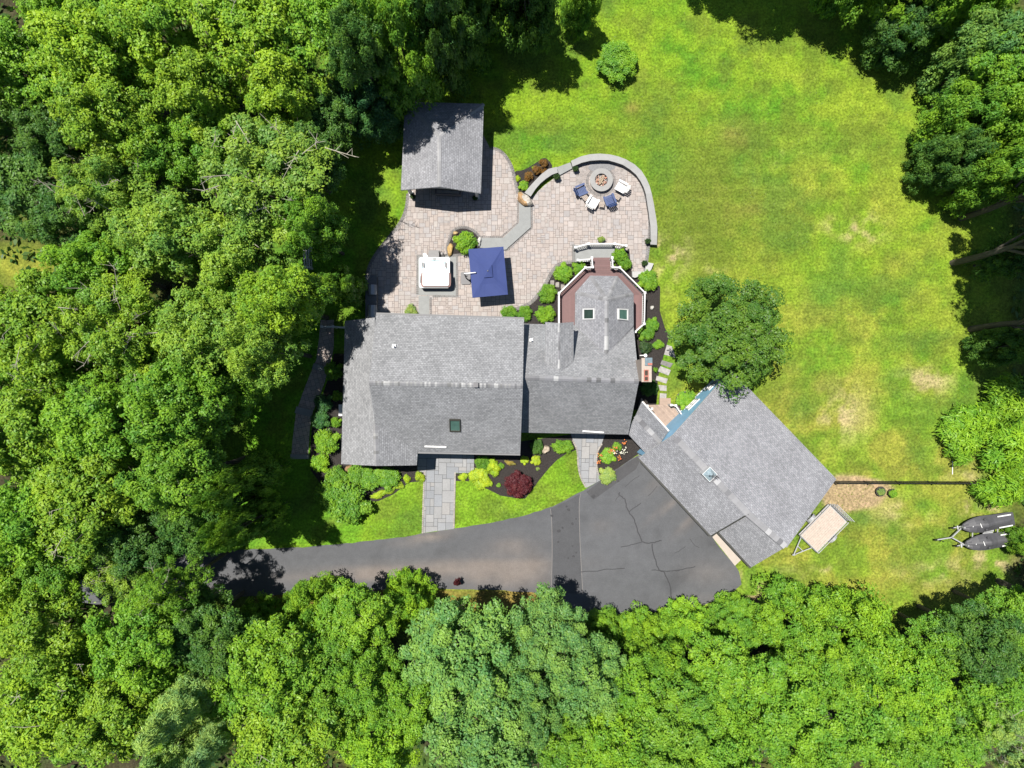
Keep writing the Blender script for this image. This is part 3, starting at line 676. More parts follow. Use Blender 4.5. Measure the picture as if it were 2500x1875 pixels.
mb.face([v((x0, y1, 0)), v((x0, y0, 0)), v((x0, y0, 4.05)), v((x0, y1, 4.05))]); mb.face([v((x1, y0, 0)), v((x1, wm[3].y, 0)), v((x1, wm[3].y, 4.2)), v((x1, y0, 4.2))])
mb.face([v((x0, y0, 0)), v((x1, y0, 0)), v((x1, y0, 4.2)), v((xr, y0, hB - .2)), v((x0, y0, 4.05))]); mb.face([v((xr, y1, 0)), v((x0, y1, 0)), v((x0, y1, 4.05)), v((xr, y1, hB - .2))])
mb.build('wall', M['siding'], house)
for x in (-6.5, -3.8, -1.0): window(house, (x, wm[0].y, 1.6), (0, 1, 0), 1.2, 1.3); window(house, (x, wm[0].y, 4.1), (0, 1, 0), 1.0, 1.2)
for x in (-1.6, -3.4): window(house, (x, wm[3].y, 1.6), (0, -1, 0), 1.1, 1.3)
window(house, (-9.2, y0, 1.6), (0, -1, 0), 1.3, 1.3); window(house, (x0, -2.5, 1.8), (-1, 0, 0), 1.0, 1.2); window(house, (x0, 1.5, 1.8), (-1, 0, 0), 1.0, 1.2)
mb = MB(); mb.box((-5.6, wm[3].y - .03, 1.1), (1.0, .07, 2.1)); dr = mb.build('door', M['trim'], house)
# connector
CN1 = W(1272, 790, 3.3); CN2 = W(1547, 797, 3.3); CR1 = W(1281, 922, 7.0); CR2 = W(1560, 931, 7.0); CS1 = W(1280, 1056, 3.1); CS2 = W(1534, 1061, 3.1)
CR1 = Vector((N2.x - .35, CR1.y, 7.0)); CS1.x = N2.x - .35; CN1.x = N2.x - .35
plCN = plane(CN1, CN2, CR2); plCS = plane(CR1, CR2, CS2)
roof('roof', [[CN1, CN2, CR2, CR1], [CR1, CR2, CS2, CS1]], 0, [M['shingle'], M['trim']], house, label='lower grey roof between the main block and the garage')
caps('ridge_cap', [(CR1 + Vector((.4, 0, 0)), CR2)], house, rng, seg=.3, w=.32, tones=[(.25, .25, .265), (.15, .15, .155), (.40, .40, .40), (.26, .26, .27), (.19, .19, .2)], prob=.45, maxrun=1)
cw = [Vector((N2.x - .5, CN1.y - .3)), Vector((CN2.x - .25, CN2.y - .3)), Vector((CS2.x - .25, CS2.y + .35)), Vector((N2.x - .5, CS1.y + .3))]
wall_prof('wall', cw, 0, (3.35, 3.2), ((cw[0].x, CR1.y), (cw[1].x, CR2.y)), 6.75, house)
window(house, (3.0, cw[3].y, 1.6), (0, -1, 0), 1.2, 1.3); window(house, (7.3, cw[2].y, 1.6), (0, -1, 0), .9, 1.3)
mb = MB(); mb.box((5.4, cw[3].y - .05, 1.1), (1.0, .07, 2.1)); mb.build('door', M['trim'], house)
# dormer on the north slope of the connector
dr0 = W(1365, 788, 6.62); dE0 = W(1400.5, 785, 5.95)
rg_s = on_plane(1365, 911, plCN); dr0.z = rg_s.z - .02; dr0 = W(1365, 789, rg_s.z)
dE_s = on_plane(1400, 886, plCN); dE0 = W(1400.5, 786, dE_s.z); dW_s = on_plane(1331, 886, plCN); dW0 = W(1331, 786, dW_s.z)
up = Vector((0, 0, .02))
roof('dormer_roof', [[dr0 + up, dE0 + up, dE_s + up, rg_s + up], [dW0 + up, dr0 + up, rg_s + up, dW_s + up]], 0, [M['shingle'], M['trim']], house, th=.12)
caps('ridge_cap', [(dr0, rg_s)], house, rng, seg=.3, w=.28, tones=[(.25, .25, .265), (.17, .17, .175), (.42, .42, .42)], prob=.5)
mb = MB(); i_ = .12
mb.face([(dE0.x - i_, dE0.y - .1, 3.3), (dE_s.x - i_, dE_s.y, 3.3), (dE_s.x - i_, dE_s.y, dE_s.z), (dE0.x - i_, dE0.y - .1, dE0.z)])
mb.face([(dW0.x + i_, dW0.y - .1, 3.3), (dW0.x + i_, dW0.y - .1, dW0.z), (dW_s.x + i_, dW_s.y, dW_s.z), (dW_s.x + i_, dW_s.y, 3.3)])
mb.face([(dW0.x + i_, dW0.y - .1, 3.3), (dE0.x - i_, dE0.y - .1, 3.3), (dE0.x - i_, dE0.y - .1, dE0.z), (dr0.x, dr0.y - .1, dr0.z), (dW0.x + i_, dW0.y - .1, dW0.z)])
mb.build('dormer_wall', M['siding'], house)
window(house, (dr0.x, dr0.y - .1, 5.0), (0, 1, 0), .9, .9)
# octagonal sunroom
rs = on_plane(1480.5, 865, plCN); hs = rs.z; pk = W(1482, 732, hs); he = 3.5
O = [W(1402, 800, he), W(1404.6, 714, he), W(1441, 673, he), W(1508, 674, he), W(1547, 717.5, he), W(1548, 800, he)]
vW = on_plane(1402, 796, plCN); vE = on_plane(1548, 797, plCN)
O[0] = Vector((O[1].x - .03, vW.y, he)); O[5] = Vector((O[4].x, vE.y, he))
roof('roof', [[pk, rs, O[0], O[1]], [pk, O[1], O[2]], [pk, O[2], O[3]], [pk, O[3], O[4]], [pk, O[4], O[5], rs]], 0, [M['shingle_light'], M['trim']], house, label='pale grey octagonal sunroom roof')
caps('ridge_cap', [(pk, rs)], house, rng, seg=.3, w=.28, tones=[(.28, .28, .29), (.17, .17, .175), (.46, .46, .46)], prob=.5)
for k in (1, 2, 3, 4): caps('hip_cap', [(O[k].lerp(pk, .05), pk)], house, rng, seg=.36, w=.26, lift=.05, sl=.5, tones=[(.235, .235, .245), (.19, .19, .195), (.30, .30, .31)], prob=.5, maxrun=1)
c0 = Vector((pk.x, pk.y - .6))
mb = MB(); ow = []
for p in O: ow.append(Vector((p.x + math.copysign(.3, c0.x - p.x), p.y - (.3 if p.y > c0.y else 0))))
for a, b in zip(ow, ow[1:]): mb.face([(a.x, a.y, 0), (b.x, b.y, 0), (b.x, b.y, he), (a.x, a.y, he)])
mb.build('wall', M['trim'], house)
for a, b in list(zip(ow, ow[1:])):
    mid = (a + b) / 2; d = (b - a); nr = Vector((-d.y, d.x, 0)); 
    if nr.dot(Vector((mid.x - c0.x, mid.y - c0.y, 0))) < 0: nr = -nr
    window(house, (mid.x, mid.y, 2.35), nr, max(.8, d.length * .62), 1.5)
plw = plane(pk, rs, O[1]); ple = plane(pk, rs, O[4])
skylight(house, plw, [(1425, 754), (1453, 753.5), (1453, 780), (1425, 780.5)], 'trim', 'skyglass')
skylight(house, ple, [(1507, 753.5), (1531, 755), (1531, 783), (1507, 780)], 'trim', 'skyglass_green')
skylight(house, plS, [(1097, 1022), (1124, 1022.5), (1125, 1052), (1098, 1051.5)], 'darkframe', 'skyglass_green')
# roof details
for px, py, pl in ((962, 846, plN), (1297, 832, plCN)):
    p = on_plane(px, py, pl); mb = MB(); mb.tube(p - Vector((0, 0, .1)), p + Vector((0, 0, .42)), .055, .055, 10); mb.box(p + Vector((0, .03, .04)), (.24, .24, .05)); mb.build('vent_pipe', M['white'], house)
for a, b, pl in (((1037, 1088), (1090, 1089.5), plS), ((1422, 1050.5), (1474, 1054), plCS)):
    n = pl[0] if pl[0].z > 0 else -pl[0]; p = on_plane(*a, pl) + n * .07; q = on_plane(*b, pl) + n * .07
    mb = MB(); mb.bar(p, q, .10, .07)
    for t in (.1, .5, .9): mb.box(p.lerp(q, t) - n * .05, (.05, .05, .12))
    mb.build('snow_guard', M['white'], house)
p = on_plane(1162, 938, plN); mb = MB(); mb.box(p + Vector((0, -.05, .12)), (.3, .3, .14), 0); mb.build('ridge_vent', M['charcoal'], house)
# chimney on the east gable
mb = MB(); cz = 8.3; c1 = W(1566.5, 874, cz); c2 = W(1591, 932.5, cz); cx, cy = (c1.x + c2.x) / 2, (c1.y + c2.y) / 2; wx, wy = c2.x - c1.x, c1.y - c2.y
mb.box((cx, cy, cz / 2 - .06), (wx - .12, wy - .12, cz - .12)); mb.box((cx, cy, cz - .10), (wx, wy, .2))
ch = mb.build('chimney', M['brick'], house)
def sub(o, p): o.parent = p; o.data.transform(Matrix.Translation(house.location).inverted()); return o
for fx, fy, w_, l_ in ((1577.5, 910.5, .19, .32), (1577.5, 924.5, .19, .22)):
    q = W(fx, fy, cz); mb = MB(); mb.box((q.x, q.y, cz + .03), (w_ + .1, l_ + .1, .08), m=0); mb.box((q.x, q.y, cz + .075), (w_, l_, .012), m=1)
    sub(mb.build('flue', [M['brickred'], M['soil']]), ch)
q = W(1583, 883, cz); mb = MB(); mb.box((q.x, q.y, cz + .06), (.46, .50, .10), m=0); mb.box((q.x + .08, q.y - .16, cz + .125), (.28, .14, .03), m=1); sub(mb.build('chimney_damper', [M['coproof'], M['brickred']]), ch)
# small dish on the gable corner, gutters
q = W(1562, 868, 4.4); mb = MB(); mb.tube(q, q + Vector((.35, .02, .1)), .035, .035); mb.lathe(q + Vector((.36, 0, .1)), [(.03, 0), (.10, .04), (.12, .08)], 14); mb.build('satellite_dish', M['white'], house)
for a, b in ((N1, N2), (S1, S2)):
    mb = MB(); o = Vector((0, .06 if a is N1 else -.06, -.1)); mb.bar(a + o, b + o, .12, .11); mb.build('gutter', M['greytrim'], house)
q = W(832.5, 1001, 1.2); mb = MB(); mb.box((q.x + .05, q.y, 1.0), (.22, .8, 1.0)); mb.box((q.x + .04, q.y, 1.52), (.26, .84, .05)); mb.build('meter_cabinet', M['white'], house)
mb = MB(); mb.box((x0 + 2.6, y0 + .15, .15), (3.8, .1, .3)); mb.build('foundation', M['foundation'], house)

# ================================================================== GARAGE with breezeway
gar = empty('garage', W(1780, 1150, 0), 'garage with broad pale grey roof and light blue walls set diagonally by the driveway', 'garage')
ge, gr = 2.8, 4.9
G1 = W(1559.6, 1118, ge); ga = W(1643, 1062, gr); GN = W(1785, 903, ge); GE = W(2042, 1169.6, ge); gb = W(1921, 1337, gr - .12); gs1 = W(1735, 1307.5, ge); gj = W(1826, 1254, gr)
gs2 = W(1750, 1294, ge - .22); gs3 = W(1835, 1386, ge - .26); gj2 = gj + Vector((0, 0, -.14)); gab = gj + Vector((0, 0, -.0))
roof('roof', [[ga, GN, GE, gb, gj], [G1, ga, gj, gs1]], 0, [M['shingle_light'], M['trim']], gar)
q1 = gj + (ga - gj).normalized() * .5; q2 = gs1 + (G1 - gs1).normalized() * .7
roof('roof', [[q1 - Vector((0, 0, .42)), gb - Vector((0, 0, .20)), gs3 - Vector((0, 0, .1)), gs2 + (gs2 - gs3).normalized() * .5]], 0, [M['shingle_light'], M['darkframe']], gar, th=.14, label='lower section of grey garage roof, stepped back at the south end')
t5 = [(.25, .25, .26), (.38, .38, .39), (.16, .16, .17), (.25, .25, .26), (.34, .34, .35)]
caps('ridge_cap', [(ga.lerp(gj, .04), gj)], gar, rng, seg=.34, w=.42, tones=t5, prob=.45, sl=.35, maxrun=1); caps('ridge_cap', [(gj, gb.lerp(gj, .03))], gar, rng, seg=.34, w=.42, tones=t5, prob=.45, sl=.35, maxrun=1)
def v3(p, z): return Vector((p.x, p.y, z))
d1 = (Vector((GE.x, GE.y)) - Vector((GN.x, GN.y))).normalized(); d2 = Vector((-d1.y, d1.x))   # along ridge, towards NE
if d2.dot(Vector((GN.x - G1.x, GN.y - G1.y))) < 0: d2 = -d2
def off(p, a, b): return Vector((p.x + d1.x * a + d2.x * b, p.y + d1.y * a + d2.y * b, p.z))
w_sw = off(G1, .12, .35); w_n = off(GN, .12, -.3); w_e = off(GE, -.3, -.3); w_a = off(ga, .12, 0); w_b = off(gb, -.3, 0); w_s3 = off(gs3, -.3, .35); w_s1 = off(gs1, -.3, .35)
mb = MB(); zt = ge + .02
mb.face([v3(w_n, 0), v3(w_sw, 0), v3(w_sw, zt), v3(w_a, gr - .25), v3(w_n, zt)]); mb.face([v3(w_e, 0), v3(w_n, 0), v3(w_n, zt), v3(w_e, zt)])
mb.face([v3(w_s3, 0), v3(w_e, 0), v3(w_e, zt), v3(w_b, gr - .4), v3(w_s3, zt - .1)]); mb.face([v3(w_sw, 0), v3(w_s1, 0), v3(w_s1, zt), v3(w_sw, zt)])
qq = off(gs2, .0, .5); mb.face([v3(w_s1, 0), v3(qq, 0), v3(qq, zt), v3(w_s1, zt)]); mb.face([v3(qq, 0), v3(w_s3, 0), v3(w_s3, zt - .1), v3(qq, zt - .1)])
mb.build('wall', M['siding'], gar)
nsw = Vector((-d2.x, -d2.y, 0)); nnw = Vector((-d1.x, -d1.y, 0))
for t in (.2, .5, .8):
    p = w_sw.lerp(w_s1, t); Mx = Matrix((Vector((d1.x, d1.y, 0)), nsw, Vector((0, 0, 1)))).transposed(); mb = MB(); mb.box(Vector((p.x, p.y, 1.15)) + nsw * .03, (2.5, .07, 2.2), M=Mx)
    for k in range(4): mb.box(Vector((p.x, p.y, .35 + k * .53)) + nsw * .075, (2.4, .02, .44), M=Mx)
    mb.build('garage_door', M['trim'], gar)
pw_ = w_sw.lerp(w_n, .62); window(gar, (pw_.x, pw_.y, 1.5), nnw, 1.0, 1.1); pw_ = w_sw.lerp(w_n, .86); window(gar, (pw_.x, pw_.y, 1.5), nnw, .9, 1.1)
mb = MB(); mb.bar(v3(w_n, .25) + nnw * .02, v3(w_sw.lerp(w_n, .4), .25) + nnw * .02, .05, .2); mb.build('skirting', M['trim'], gar)
for a_, b_, w_ in ((gj, gs1, .07), (G1, gs1, .12), (gs2 - Vector((0, 0, .1)), gs3 - Vector((0, 0, .1)), .12)):  # dark strip along the roof step paints in its thin shadow line
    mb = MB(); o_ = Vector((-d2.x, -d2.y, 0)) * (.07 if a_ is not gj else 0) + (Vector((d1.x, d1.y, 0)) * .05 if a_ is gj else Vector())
    mb.bar(a_ + o_ + Vector((0, 0, .015)), b_ + o_ + Vector((0, 0, .015)), w_, .05); mb.build('step_shadow_strip' if a_ is gj else 'gutter', M['darkframe'], gar)  # the eave gutters are dark to draw the black shadow line there
# breezeway roof
b1 = W(1552, 1015, 3.7); b2 = W(1567, 981.5, 2.75); b3 = W(1632, 1053.6, 2.75); b4 = W(1613, 1080, 3.7); b5 = W(1583, 1114, 2.75); b6 = W(1530, 1056, 2.75)
roof('breezeway_roof', [[b1, b2, b3, b4], [b6, b1, b4, b5]], 0, [M['shingle_light'], M['trim']], gar, th=.12)
caps('ridge_cap', [(b1, b4)], gar, rng, seg=.24, w=.34, tones=t5, prob=.3, sl=.7)
for p in (W(1575, 990, 0), W(1628, 1052, 0)): mb = MB(); mb.box((p.x + .02, p.y - .15, 1.3), (.16, .16, 2.6)); mb.build('post', M['trim'], gar)
mb = MB(); ea = v3(b6, 0) + Vector((.3, .3, 0)); eb = v3(b5, 0) + Vector((.1, .35, 0)); mb.bar(ea + Vector((0, 0, 1.3)), eb + Vector((0, 0, 1.3)), .1, 2.6); mb.build('wall', M['siding'], gar, label='short blue breezeway wall')
# white trim lines along the breezeway eave
mb = MB(); mb.bar(b2 + Vector((.03, .03, -.05)), b3 + Vector((.03, .03, -.05)), .12, .1); mb.build('gutter', M['trim'], gar)
# cupola with weathervane
cp = W(1733.6, 1158.6, gr + .5); rz = math.atan2(d1.y, d1.x); cx, cy = cp.x, cp.y
mb = MB(); mb.box((cx, cy, gr + .1), (.74, .74, .7), rz); cu = mb.build('cupola', M['trim'], gar); M['cupglass'] = mat('pale cupola glass', (.22, .28, .31), rough=.15, var=.5, scale=9, spec=.7)
mb = MB(); ap = Vector((cx, cy, gr + .95)); Rm = Matrix.Rotation(rz, 3, 'Z'); cs = [Rm @ Vector((sx * .34, sy * .34, 0)) + Vector((cx, cy, gr + .45)) for sx, sy in ((1, 1), (-1, 1), (-1, -1), (1, -1))]
for i in range(4): mb.face([cs[i], cs[(i + 1) % 4], ap])
mb.face(cs[::-1]); t = mb.build('cupola_roof', M['cupglass']); t.parent = cu; t.data.transform(Matrix.Translation(gar.location).inverted())
mb = MB(); mb.tube(ap, ap + Vector((0, 0, .7)), .015, .01, 6); mb.bar(ap + Vector((-.3, .05, .5)), ap + Vector((.32, -.05, .5)), .02, .05); mb.bar(ap + Vector((-.05, -.2, .3)), ap + Vector((.05, .2, .3)), .02, .02); mb.box(ap + Vector((.2, -.03, .6)), (.28, .03, .22), rz); mb.box(ap + Vector((-.28, .05, .52)), (.1, .03, .14))
t = mb.build('weathervane', M['blackmetal']); t.parent = cu; t.data.transform(Matrix.Translation(gar.location).inverted())

# ================================================================== PAVILION
pav = empty('pavilion', W(1078, 370, 0), 'open garden pavilion with grey shingle roof on white posts, above the patio', 'pavilion')
pe, pr = 2.85, 4.2
p1 = W(988.6, 248, pe); p2 = W(1181, 253.5, pe); p3 = W(1174, 472, pe); p4 = W(978.7, 464, pe); pr0 = W(1072, 332, pr); pr1 = W(1072.7, 455.6, pr)
roof('roof', [[p4, p1, pr0, pr1], [p1, p2, pr0], [pr1, pr0, p2, p3]], 0, [M['shingle_light'], M['trim']], pav, th=.18)
for a, b in ((p1, pr0), (p2, pr0), (pr0, pr1)): caps('ridge_cap', [(a, b)], pav, rng, seg=.4, w=.26, lift=.02, sl=.45, tones=[(.27, .27, .28), (.30, .30, .31)], prob=.7)
for q, n in ((p1, (1, -1)), (p2, (-1, -1)), (p3, (-1, 1)), (p4, (1, 1))):
    mb = MB(); mb.box((q.x + n[0] * .38, q.y + n[1] * .42, pe / 2 + .02), (.2, .2, pe)); mb.box((q.x + n[0] * .38, q.y + n[1] * .42, .16), (.3, .3, .3)); mb.build('post', M['trim'], pav)
mb = MB()
for a, b in ((p1, p2), (p2, p3), (p3, p4), (p4, p1)):
    c_ = (p1 + p3) / 2; f = lambda q: Vector((q.x + math.copysign(.38, c_.x - q.x), q.y + math.copysign(.42, c_.y - q.y), pe - .28)); mb.bar(f(a), f(b), .18, .22)
mb.build('beam', M['trim'], pav)
# sofa under its south end
def zz1(x, y): return (900 + x / 5.53, 220 + y / 5.53)
s = W(1096, 470, 0); sofa = empty('outdoor_sofa', (s.x, s.y + .1, 0), 'grey cushioned sofa half hidden under the south edge of the pavilion roof', 'sofa', rz=R(-3))
mb = MB(); mb.box((0, 0, .22), (1.9, .85, .2)); mb.box((0, -.38, .5), (1.9, .12, .55)); mb.box((-.9, 0, .45), (.12, .85, .4)); mb.box((.9, 0, .45), (.12, .85, .4)); sofa_f = mb.build('frame', M['charcoal'], sofa, world_space=False)
for x in (-.56, 0, .56):
    mb = MB(); mb.box((x, .03, .42), (.54, .7, .16)); mb.build('seat_cushion', M['cushion'], sofa, world_space=False)
    mb = MB(); mb.box((x, -.26, .66), (.54, .16, .42)); mb.build('back_cushion', M['cushion'], sofa, world_space=False)

# ================================================================== WALLS AND STEPS OF THE PATIO
outer = [z2(*p) for p in ((975, 215), (1100, 158), (1215, 132), (1330, 125), (1450, 135), (1550, 158), (1650, 195), (1760, 260), (1840, 335), (1900, 430), (1940, 520), (1965, 610), (1990, 730), (2010, 850), (2025, 940), (2035, 1030), (2033, 1140), (2030, 1245))]
inner = [z2(*p) for p in ((995, 285), (1105, 238), (1215, 212), (1330, 205), (1430, 208), (1520, 232), (1610, 262), (1700, 320), (1775, 385), (1830, 465), (1868, 540), (1895, 625), (1912, 740), (1930, 850), (1940, 940), (1950, 1010), (1952, 1120), (1950, 1240))]
def curved_wall(name, outer, inner, h, label, seg_tone=True):
    o_ = [W(x, y, h) for x, y in outer]; n_ = [W(x, y, h) for x, y in inner]
    e = Vector((o_[0].x, o_[0].y, 0)); root = empty(name, e, label, 'wall')
    r_ = random.Random(5); mb = MB(); w = MB()
    up = Vector((0, 0, 1))
    for i in range(len(o_) - 1):
        k = r_.uniform(.94, 1.05); c = (.20 * k, .20 * k, .197 * k)
        a, b, c2, d = n_[i], n_[i + 1], o_[i + 1], o_[i]
        mb.face([a, b, c2, d], 0, c); dz = Vector((0, 0, .07))
        mb.face([b, a, a - dz, b - dz], 0, c); mb.face([d, c2, c2 - dz, d - dz], 0, c); mb.face([d - dz, c2 - dz, b - dz, a - dz], 0, c)
        ai = a.lerp(d, .08); bi = b.lerp(c2, .08); di = d.lerp(a, .08); ci = c2.lerp(b, .08); z = Vector((0, 0, 1))
        f0 = lambda p, q: Vector((p.x, p.y, q))
        w.face([f0(bi, 0), f0(ai, 0), f0(ai, h - .07), f0(bi, h - .07)]); w.face([f0(di, 0), f0(ci, 0), f0(ci, h - .07), f0(di, h - .07)])
    for a, d in ((n_[0], o_[0]), (o_[-1], n_[-1])):
        mb.face([a, d, d - Vector((0, 0, .07)), a - Vector((0, 0, .07))], 0, (.19, .19, .187)); w.face([Vector((a.x, a.y, 0)), Vector((d.x, d.y, 0)), d - Vector((0, 0, .07)), a - Vector((0, 0, .07))])
    mb.build('wall_cap', M['wallcap'], root); w.build('wall_face', M['wallstone'], root)
curved_wall('seat_wall', outer, inner, .62, 'long curved grey stone seat wall sweeping around the fire pit')
curved_wall('seat_wall', [z2(*p) for p in ((800, 288), (700, 312), (620, 370), (550, 440), (480, 515), (405, 605))], [z2(*p) for p in ((815, 358), (740, 385), (670, 432), (600, 490), (540, 560), (480, 652))], .60, 'short curved grey stone seat wall beside the boulder and the barberry bed')
def slabstep(name, pts, z, label, cat='step', mb_m='slab', group='slab steps around the patio', z0=0.03):
    mb = MB(); mb.prism(w2(pts, z), z0, z, 0); return tag(mb.build(name, M[mb_m]), label, cat, group)
slabstep('stone_step', [z2(*p) for p in ((800, 295), (960, 235), (995, 262), (1003, 300), (835, 390), (812, 350))], .22, 'grey slab step in the gap between the two curved seat walls')
root = empty('patio_steps', W(1240, 560, 0), 'wide grey slab step bending across the patio from the boulder to the navy umbrella', 'steps')
for q in (((340, 730), (480, 770), (482, 1030), (335, 975)), ((335, 975), (482, 1030), (180, 1300), (130, 1170))):
    mb = MB(); mb.prism(w2([z2(*p) for p in q], .16), .03, .16 + (.004 if q[0][1] == 975 else 0), 0); mb.build('tread', M['slab'], root)
mb = MB(); mb.prism(w2([z3(*p) for p in ((1575, 405), (1850, 405), (1905, 545), (1870, 552), (1555, 525))], .16), .03, .168, 0); mb.build('tread', M['slab'], root)
mb = MB(); E1 = w2([z2(*p) for p in ((326, 700), (322, 975), (120, 1150), (0, 1150), (-150, 1145))]); ribbon(mb, E1, .13, PZ + .012, 0, GP, seg=.14, rng=rng); mb.build('border', M['paver'], root); mb = MB()
E2 = w2([z2(*p) for p in ((495, 780), (497, 1035), (190, 1315), (130, 1310))]); ribbon(mb, E2, .15, PZ + .012, 0, GP, seg=.14, rng=rng)
mb.build('border', M['paver'], root)
# boulder, stones
def boulder(px, py, rx, ry, h, colr, label, rz=0, group=None, name='boulder', seed=1, base=0.0, parts=None):
    c = W(px, py, h * .5); rs = np.random.RandomState(seed); mb = MB(); n, m_ = 14, 8; s = F / H
    ph = rs.rand(6) * 6
    def pt(i, j):
        th = 2 * math.pi * i / n; f = math.pi * j / m_
        k = 1 + .13 * math.sin(2 * th + ph[0]) + .09 * math.sin(3 * th + ph[1] + f * 2) + .07 * math.sin(5 * th + ph[2])
        x, y, z = math.sin(f) * math.cos(th) * k, math.sin(f) * math.sin(th) * k, math.cos(f)
        z = max(z, -.5); z = min(z, .82 + .08 * math.sin(3 * x + ph[3]))
        X = x * rx / s; Y = y * ry / s; cr, sr = math.cos(rz), math.sin(rz)
        return Vector((c.x + X * cr - Y * sr, c.y + X * sr + Y * cr, base + (z + .5) / 1.32 * h))
    for i in range(n):
        for j in range(m_):
            k = rs.uniform(.8, 1.2); cc = tuple(min(1, x * k) for x in (colr[0] if callable(getattr(colr, 'index', None)) and isinstance(colr, list) and pt(i, j).x < c.x else (colr[-1] if isinstance(colr, list) else colr)))
            mb.face([pt(i, j), pt(i, j + 1), pt(i + 1, j + 1), pt(i + 1, j)], 0, cc)
    o = mb.build(name, M['boulder']); return tag(o, label, 'rock' if name != 'stepping_stone' else 'stone', group)
boulder(1281, 487, 22, 13, .75, [(.27, .17, .085), (.30, .275, .24)], 'large tan and white boulder at the corner where the curved wall meets the patio step', R(-28), seed=3)
boulder(1099, 609, 8, 15, .45, (.30, .20, .08), 'rounded golden tan boulder on the rim of the small planting bed by the hot tub', seed=4)
boulder(1112, 569, 6, 5, .3, (.30, .22, .11), 'small golden rock at the north edge of the small planting bed', seed=5)
boulder(1107, 584, 4, 4, .25, (.29, .26, .21), 'little pale rock between the golden rocks of the small planting bed', seed=15)
boulder(1169, 591, 6.5, 12, .45, (.34, .33, .31), 'jagged white rock at the end of the slab step by the umbrella', R(-8), seed=6)
boulder(*zA(1450, 193), 9, 11, .5, (.30, .25, .19), 'pale tan boulder in the front bed beside the dark dwarf conifer', R(-20), seed=7)
boulder(1592, 751, 6, 4, .3, (.36, .35, .32), 'small white rock in the mulch east of the deck', R(35), seed=8)
boulder(852, 1144, 10, 9, .5, (.19, .12, .06), 'brown boulder at the south west corner of the house', seed=9)
for k, (x, y) in enumerate(((598, 612), (668, 640), (738, 668))):
    px, py = z4(x, y); mb = MB(); c = W(px, py); P = [(c.x + dx * .14 * rng.uniform(.85, 1.1), c.y + dy * .19 * rng.uniform(.85, 1.1)) for dx, dy in ((-1, -.8), (-.7, -1), (.7, -1), (1, -.7), (1, .8), (.7, 1), (-.8, 1), (-1, .7))]
    mb.prism(P, .04, .085, 0, (.19, .175, .16)); tag(mb.build('stepping_stone', M['boulder']), ['pale stepping stone nearest the patio among three in the mulch west of the deck', 'middle one of three pale stepping stones in the mulch west of the deck', 'pale stepping stone half under the deck railing, last of three'][k], 'stepping stone', 'small stepping stones')
lab = ['white slab stepping stone half under the tree, northernmost of the row', 'shaded grey stepping slab just south of the northernmost ones', 'pale stepping slab third from the wooden landing', 'pale stepping slab second nearest the chimney, second from the landing steps', 'small square pale slab just above the landing steps', 'last narrow slab touching the wooden landing steps']
for k, q in enumerate((((1950, 310), (2010, 330), (2060, 470), (1915, 430)), ((1890, 498), (2025, 540), (1990, 592), (1870, 548)), ((1870, 572), (2000, 622), (1970, 687), (1838, 636)), ((1825, 690), (1962, 727), (1942, 787), (1812, 745)), ((1845, 803), (1946, 812), (1946, 877), (1866, 872)), ((1865, 905), (1946, 910), (1942, 967), (1862, 967)))):
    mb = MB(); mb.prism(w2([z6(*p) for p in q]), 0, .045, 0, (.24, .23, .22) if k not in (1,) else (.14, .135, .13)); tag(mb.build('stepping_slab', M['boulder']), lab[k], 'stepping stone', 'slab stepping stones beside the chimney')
# wall corner at the east edge of the patio, south of the seat wall
root = empty('patio_corner_wall', W(1580, 660, 0), 'low white capped wall corner at the south east tip of the patio', 'wall')
for q in (((1900, 1455), (1990, 1475), (1955, 1560), (1880, 1600)), ((1725, 1572), (1880, 1572), (1895, 1600), (1760, 1650), (1730, 1640))):
    mb = MB(); mb.prism(w2([z2(*p) for p in q], .4), 0, .4, 0, (.27, .27, .265)); mb.build('wall_block', M['wallcap'], root)

# ================================================================== FIRE PIT
fp = W(1466.6, 443, 0); root = empty('fire_pit', fp, 'round grey stone fire pit filled with logs and reddish rock', 'fire pit')
mb = MB(); mb.lathe(fp, [(.80, 0), (.80, .40), (.84, .40), (.86, .46), (.49, .46), (.47, .44), (.47, .15), (.001, .15)], 36, 0, (.19, .187, .182)); mb.build('ring', M['wallcap'], root)
mb = MB(); r_ = random.Random(2)
for k in range(70):
    a = r_.uniform(0, 6.28); rr = .44 * math.sqrt(r_.random()); s_ = r_.uniform(.04, .10); v_ = r_.uniform(.7, 1.4); c = r_.choice([(.28, .13, .09), (.36, .24, .18), (.14, .09, .08), (.40, .32, .26)])
    Mx = Matrix.Rotation(r_.uniform(0, 6), 3, 'X') @ Matrix.Rotation(r_.uniform(0, 6), 3, 'Z'); mb.box(fp + Vector((rr * math.cos(a), rr * math.sin(a), .2 + r_.uniform(0, .12))), (s_ * 1.5, s_, s_), M=Mx, col=tuple(x * v_ for x in c))
mb.build('rocks', M['lavarock'], root)
for k in range(9):
    mb = MB(); a = r_.uniform(0, 6.28); c = fp + Vector((r_.uniform(-.15, .15), r_.uniform(-.15, .15), .34 + .03 * k / 2)); d = Vector((math.cos(a), math.sin(a), r_.uniform(-.25, .25))) * r_.uniform(.18, .30); mb.tube(c - d, c + d, .035, .03, 7, col=(.28, .22, .16)); mb.build('log', M['lavarock'], root)

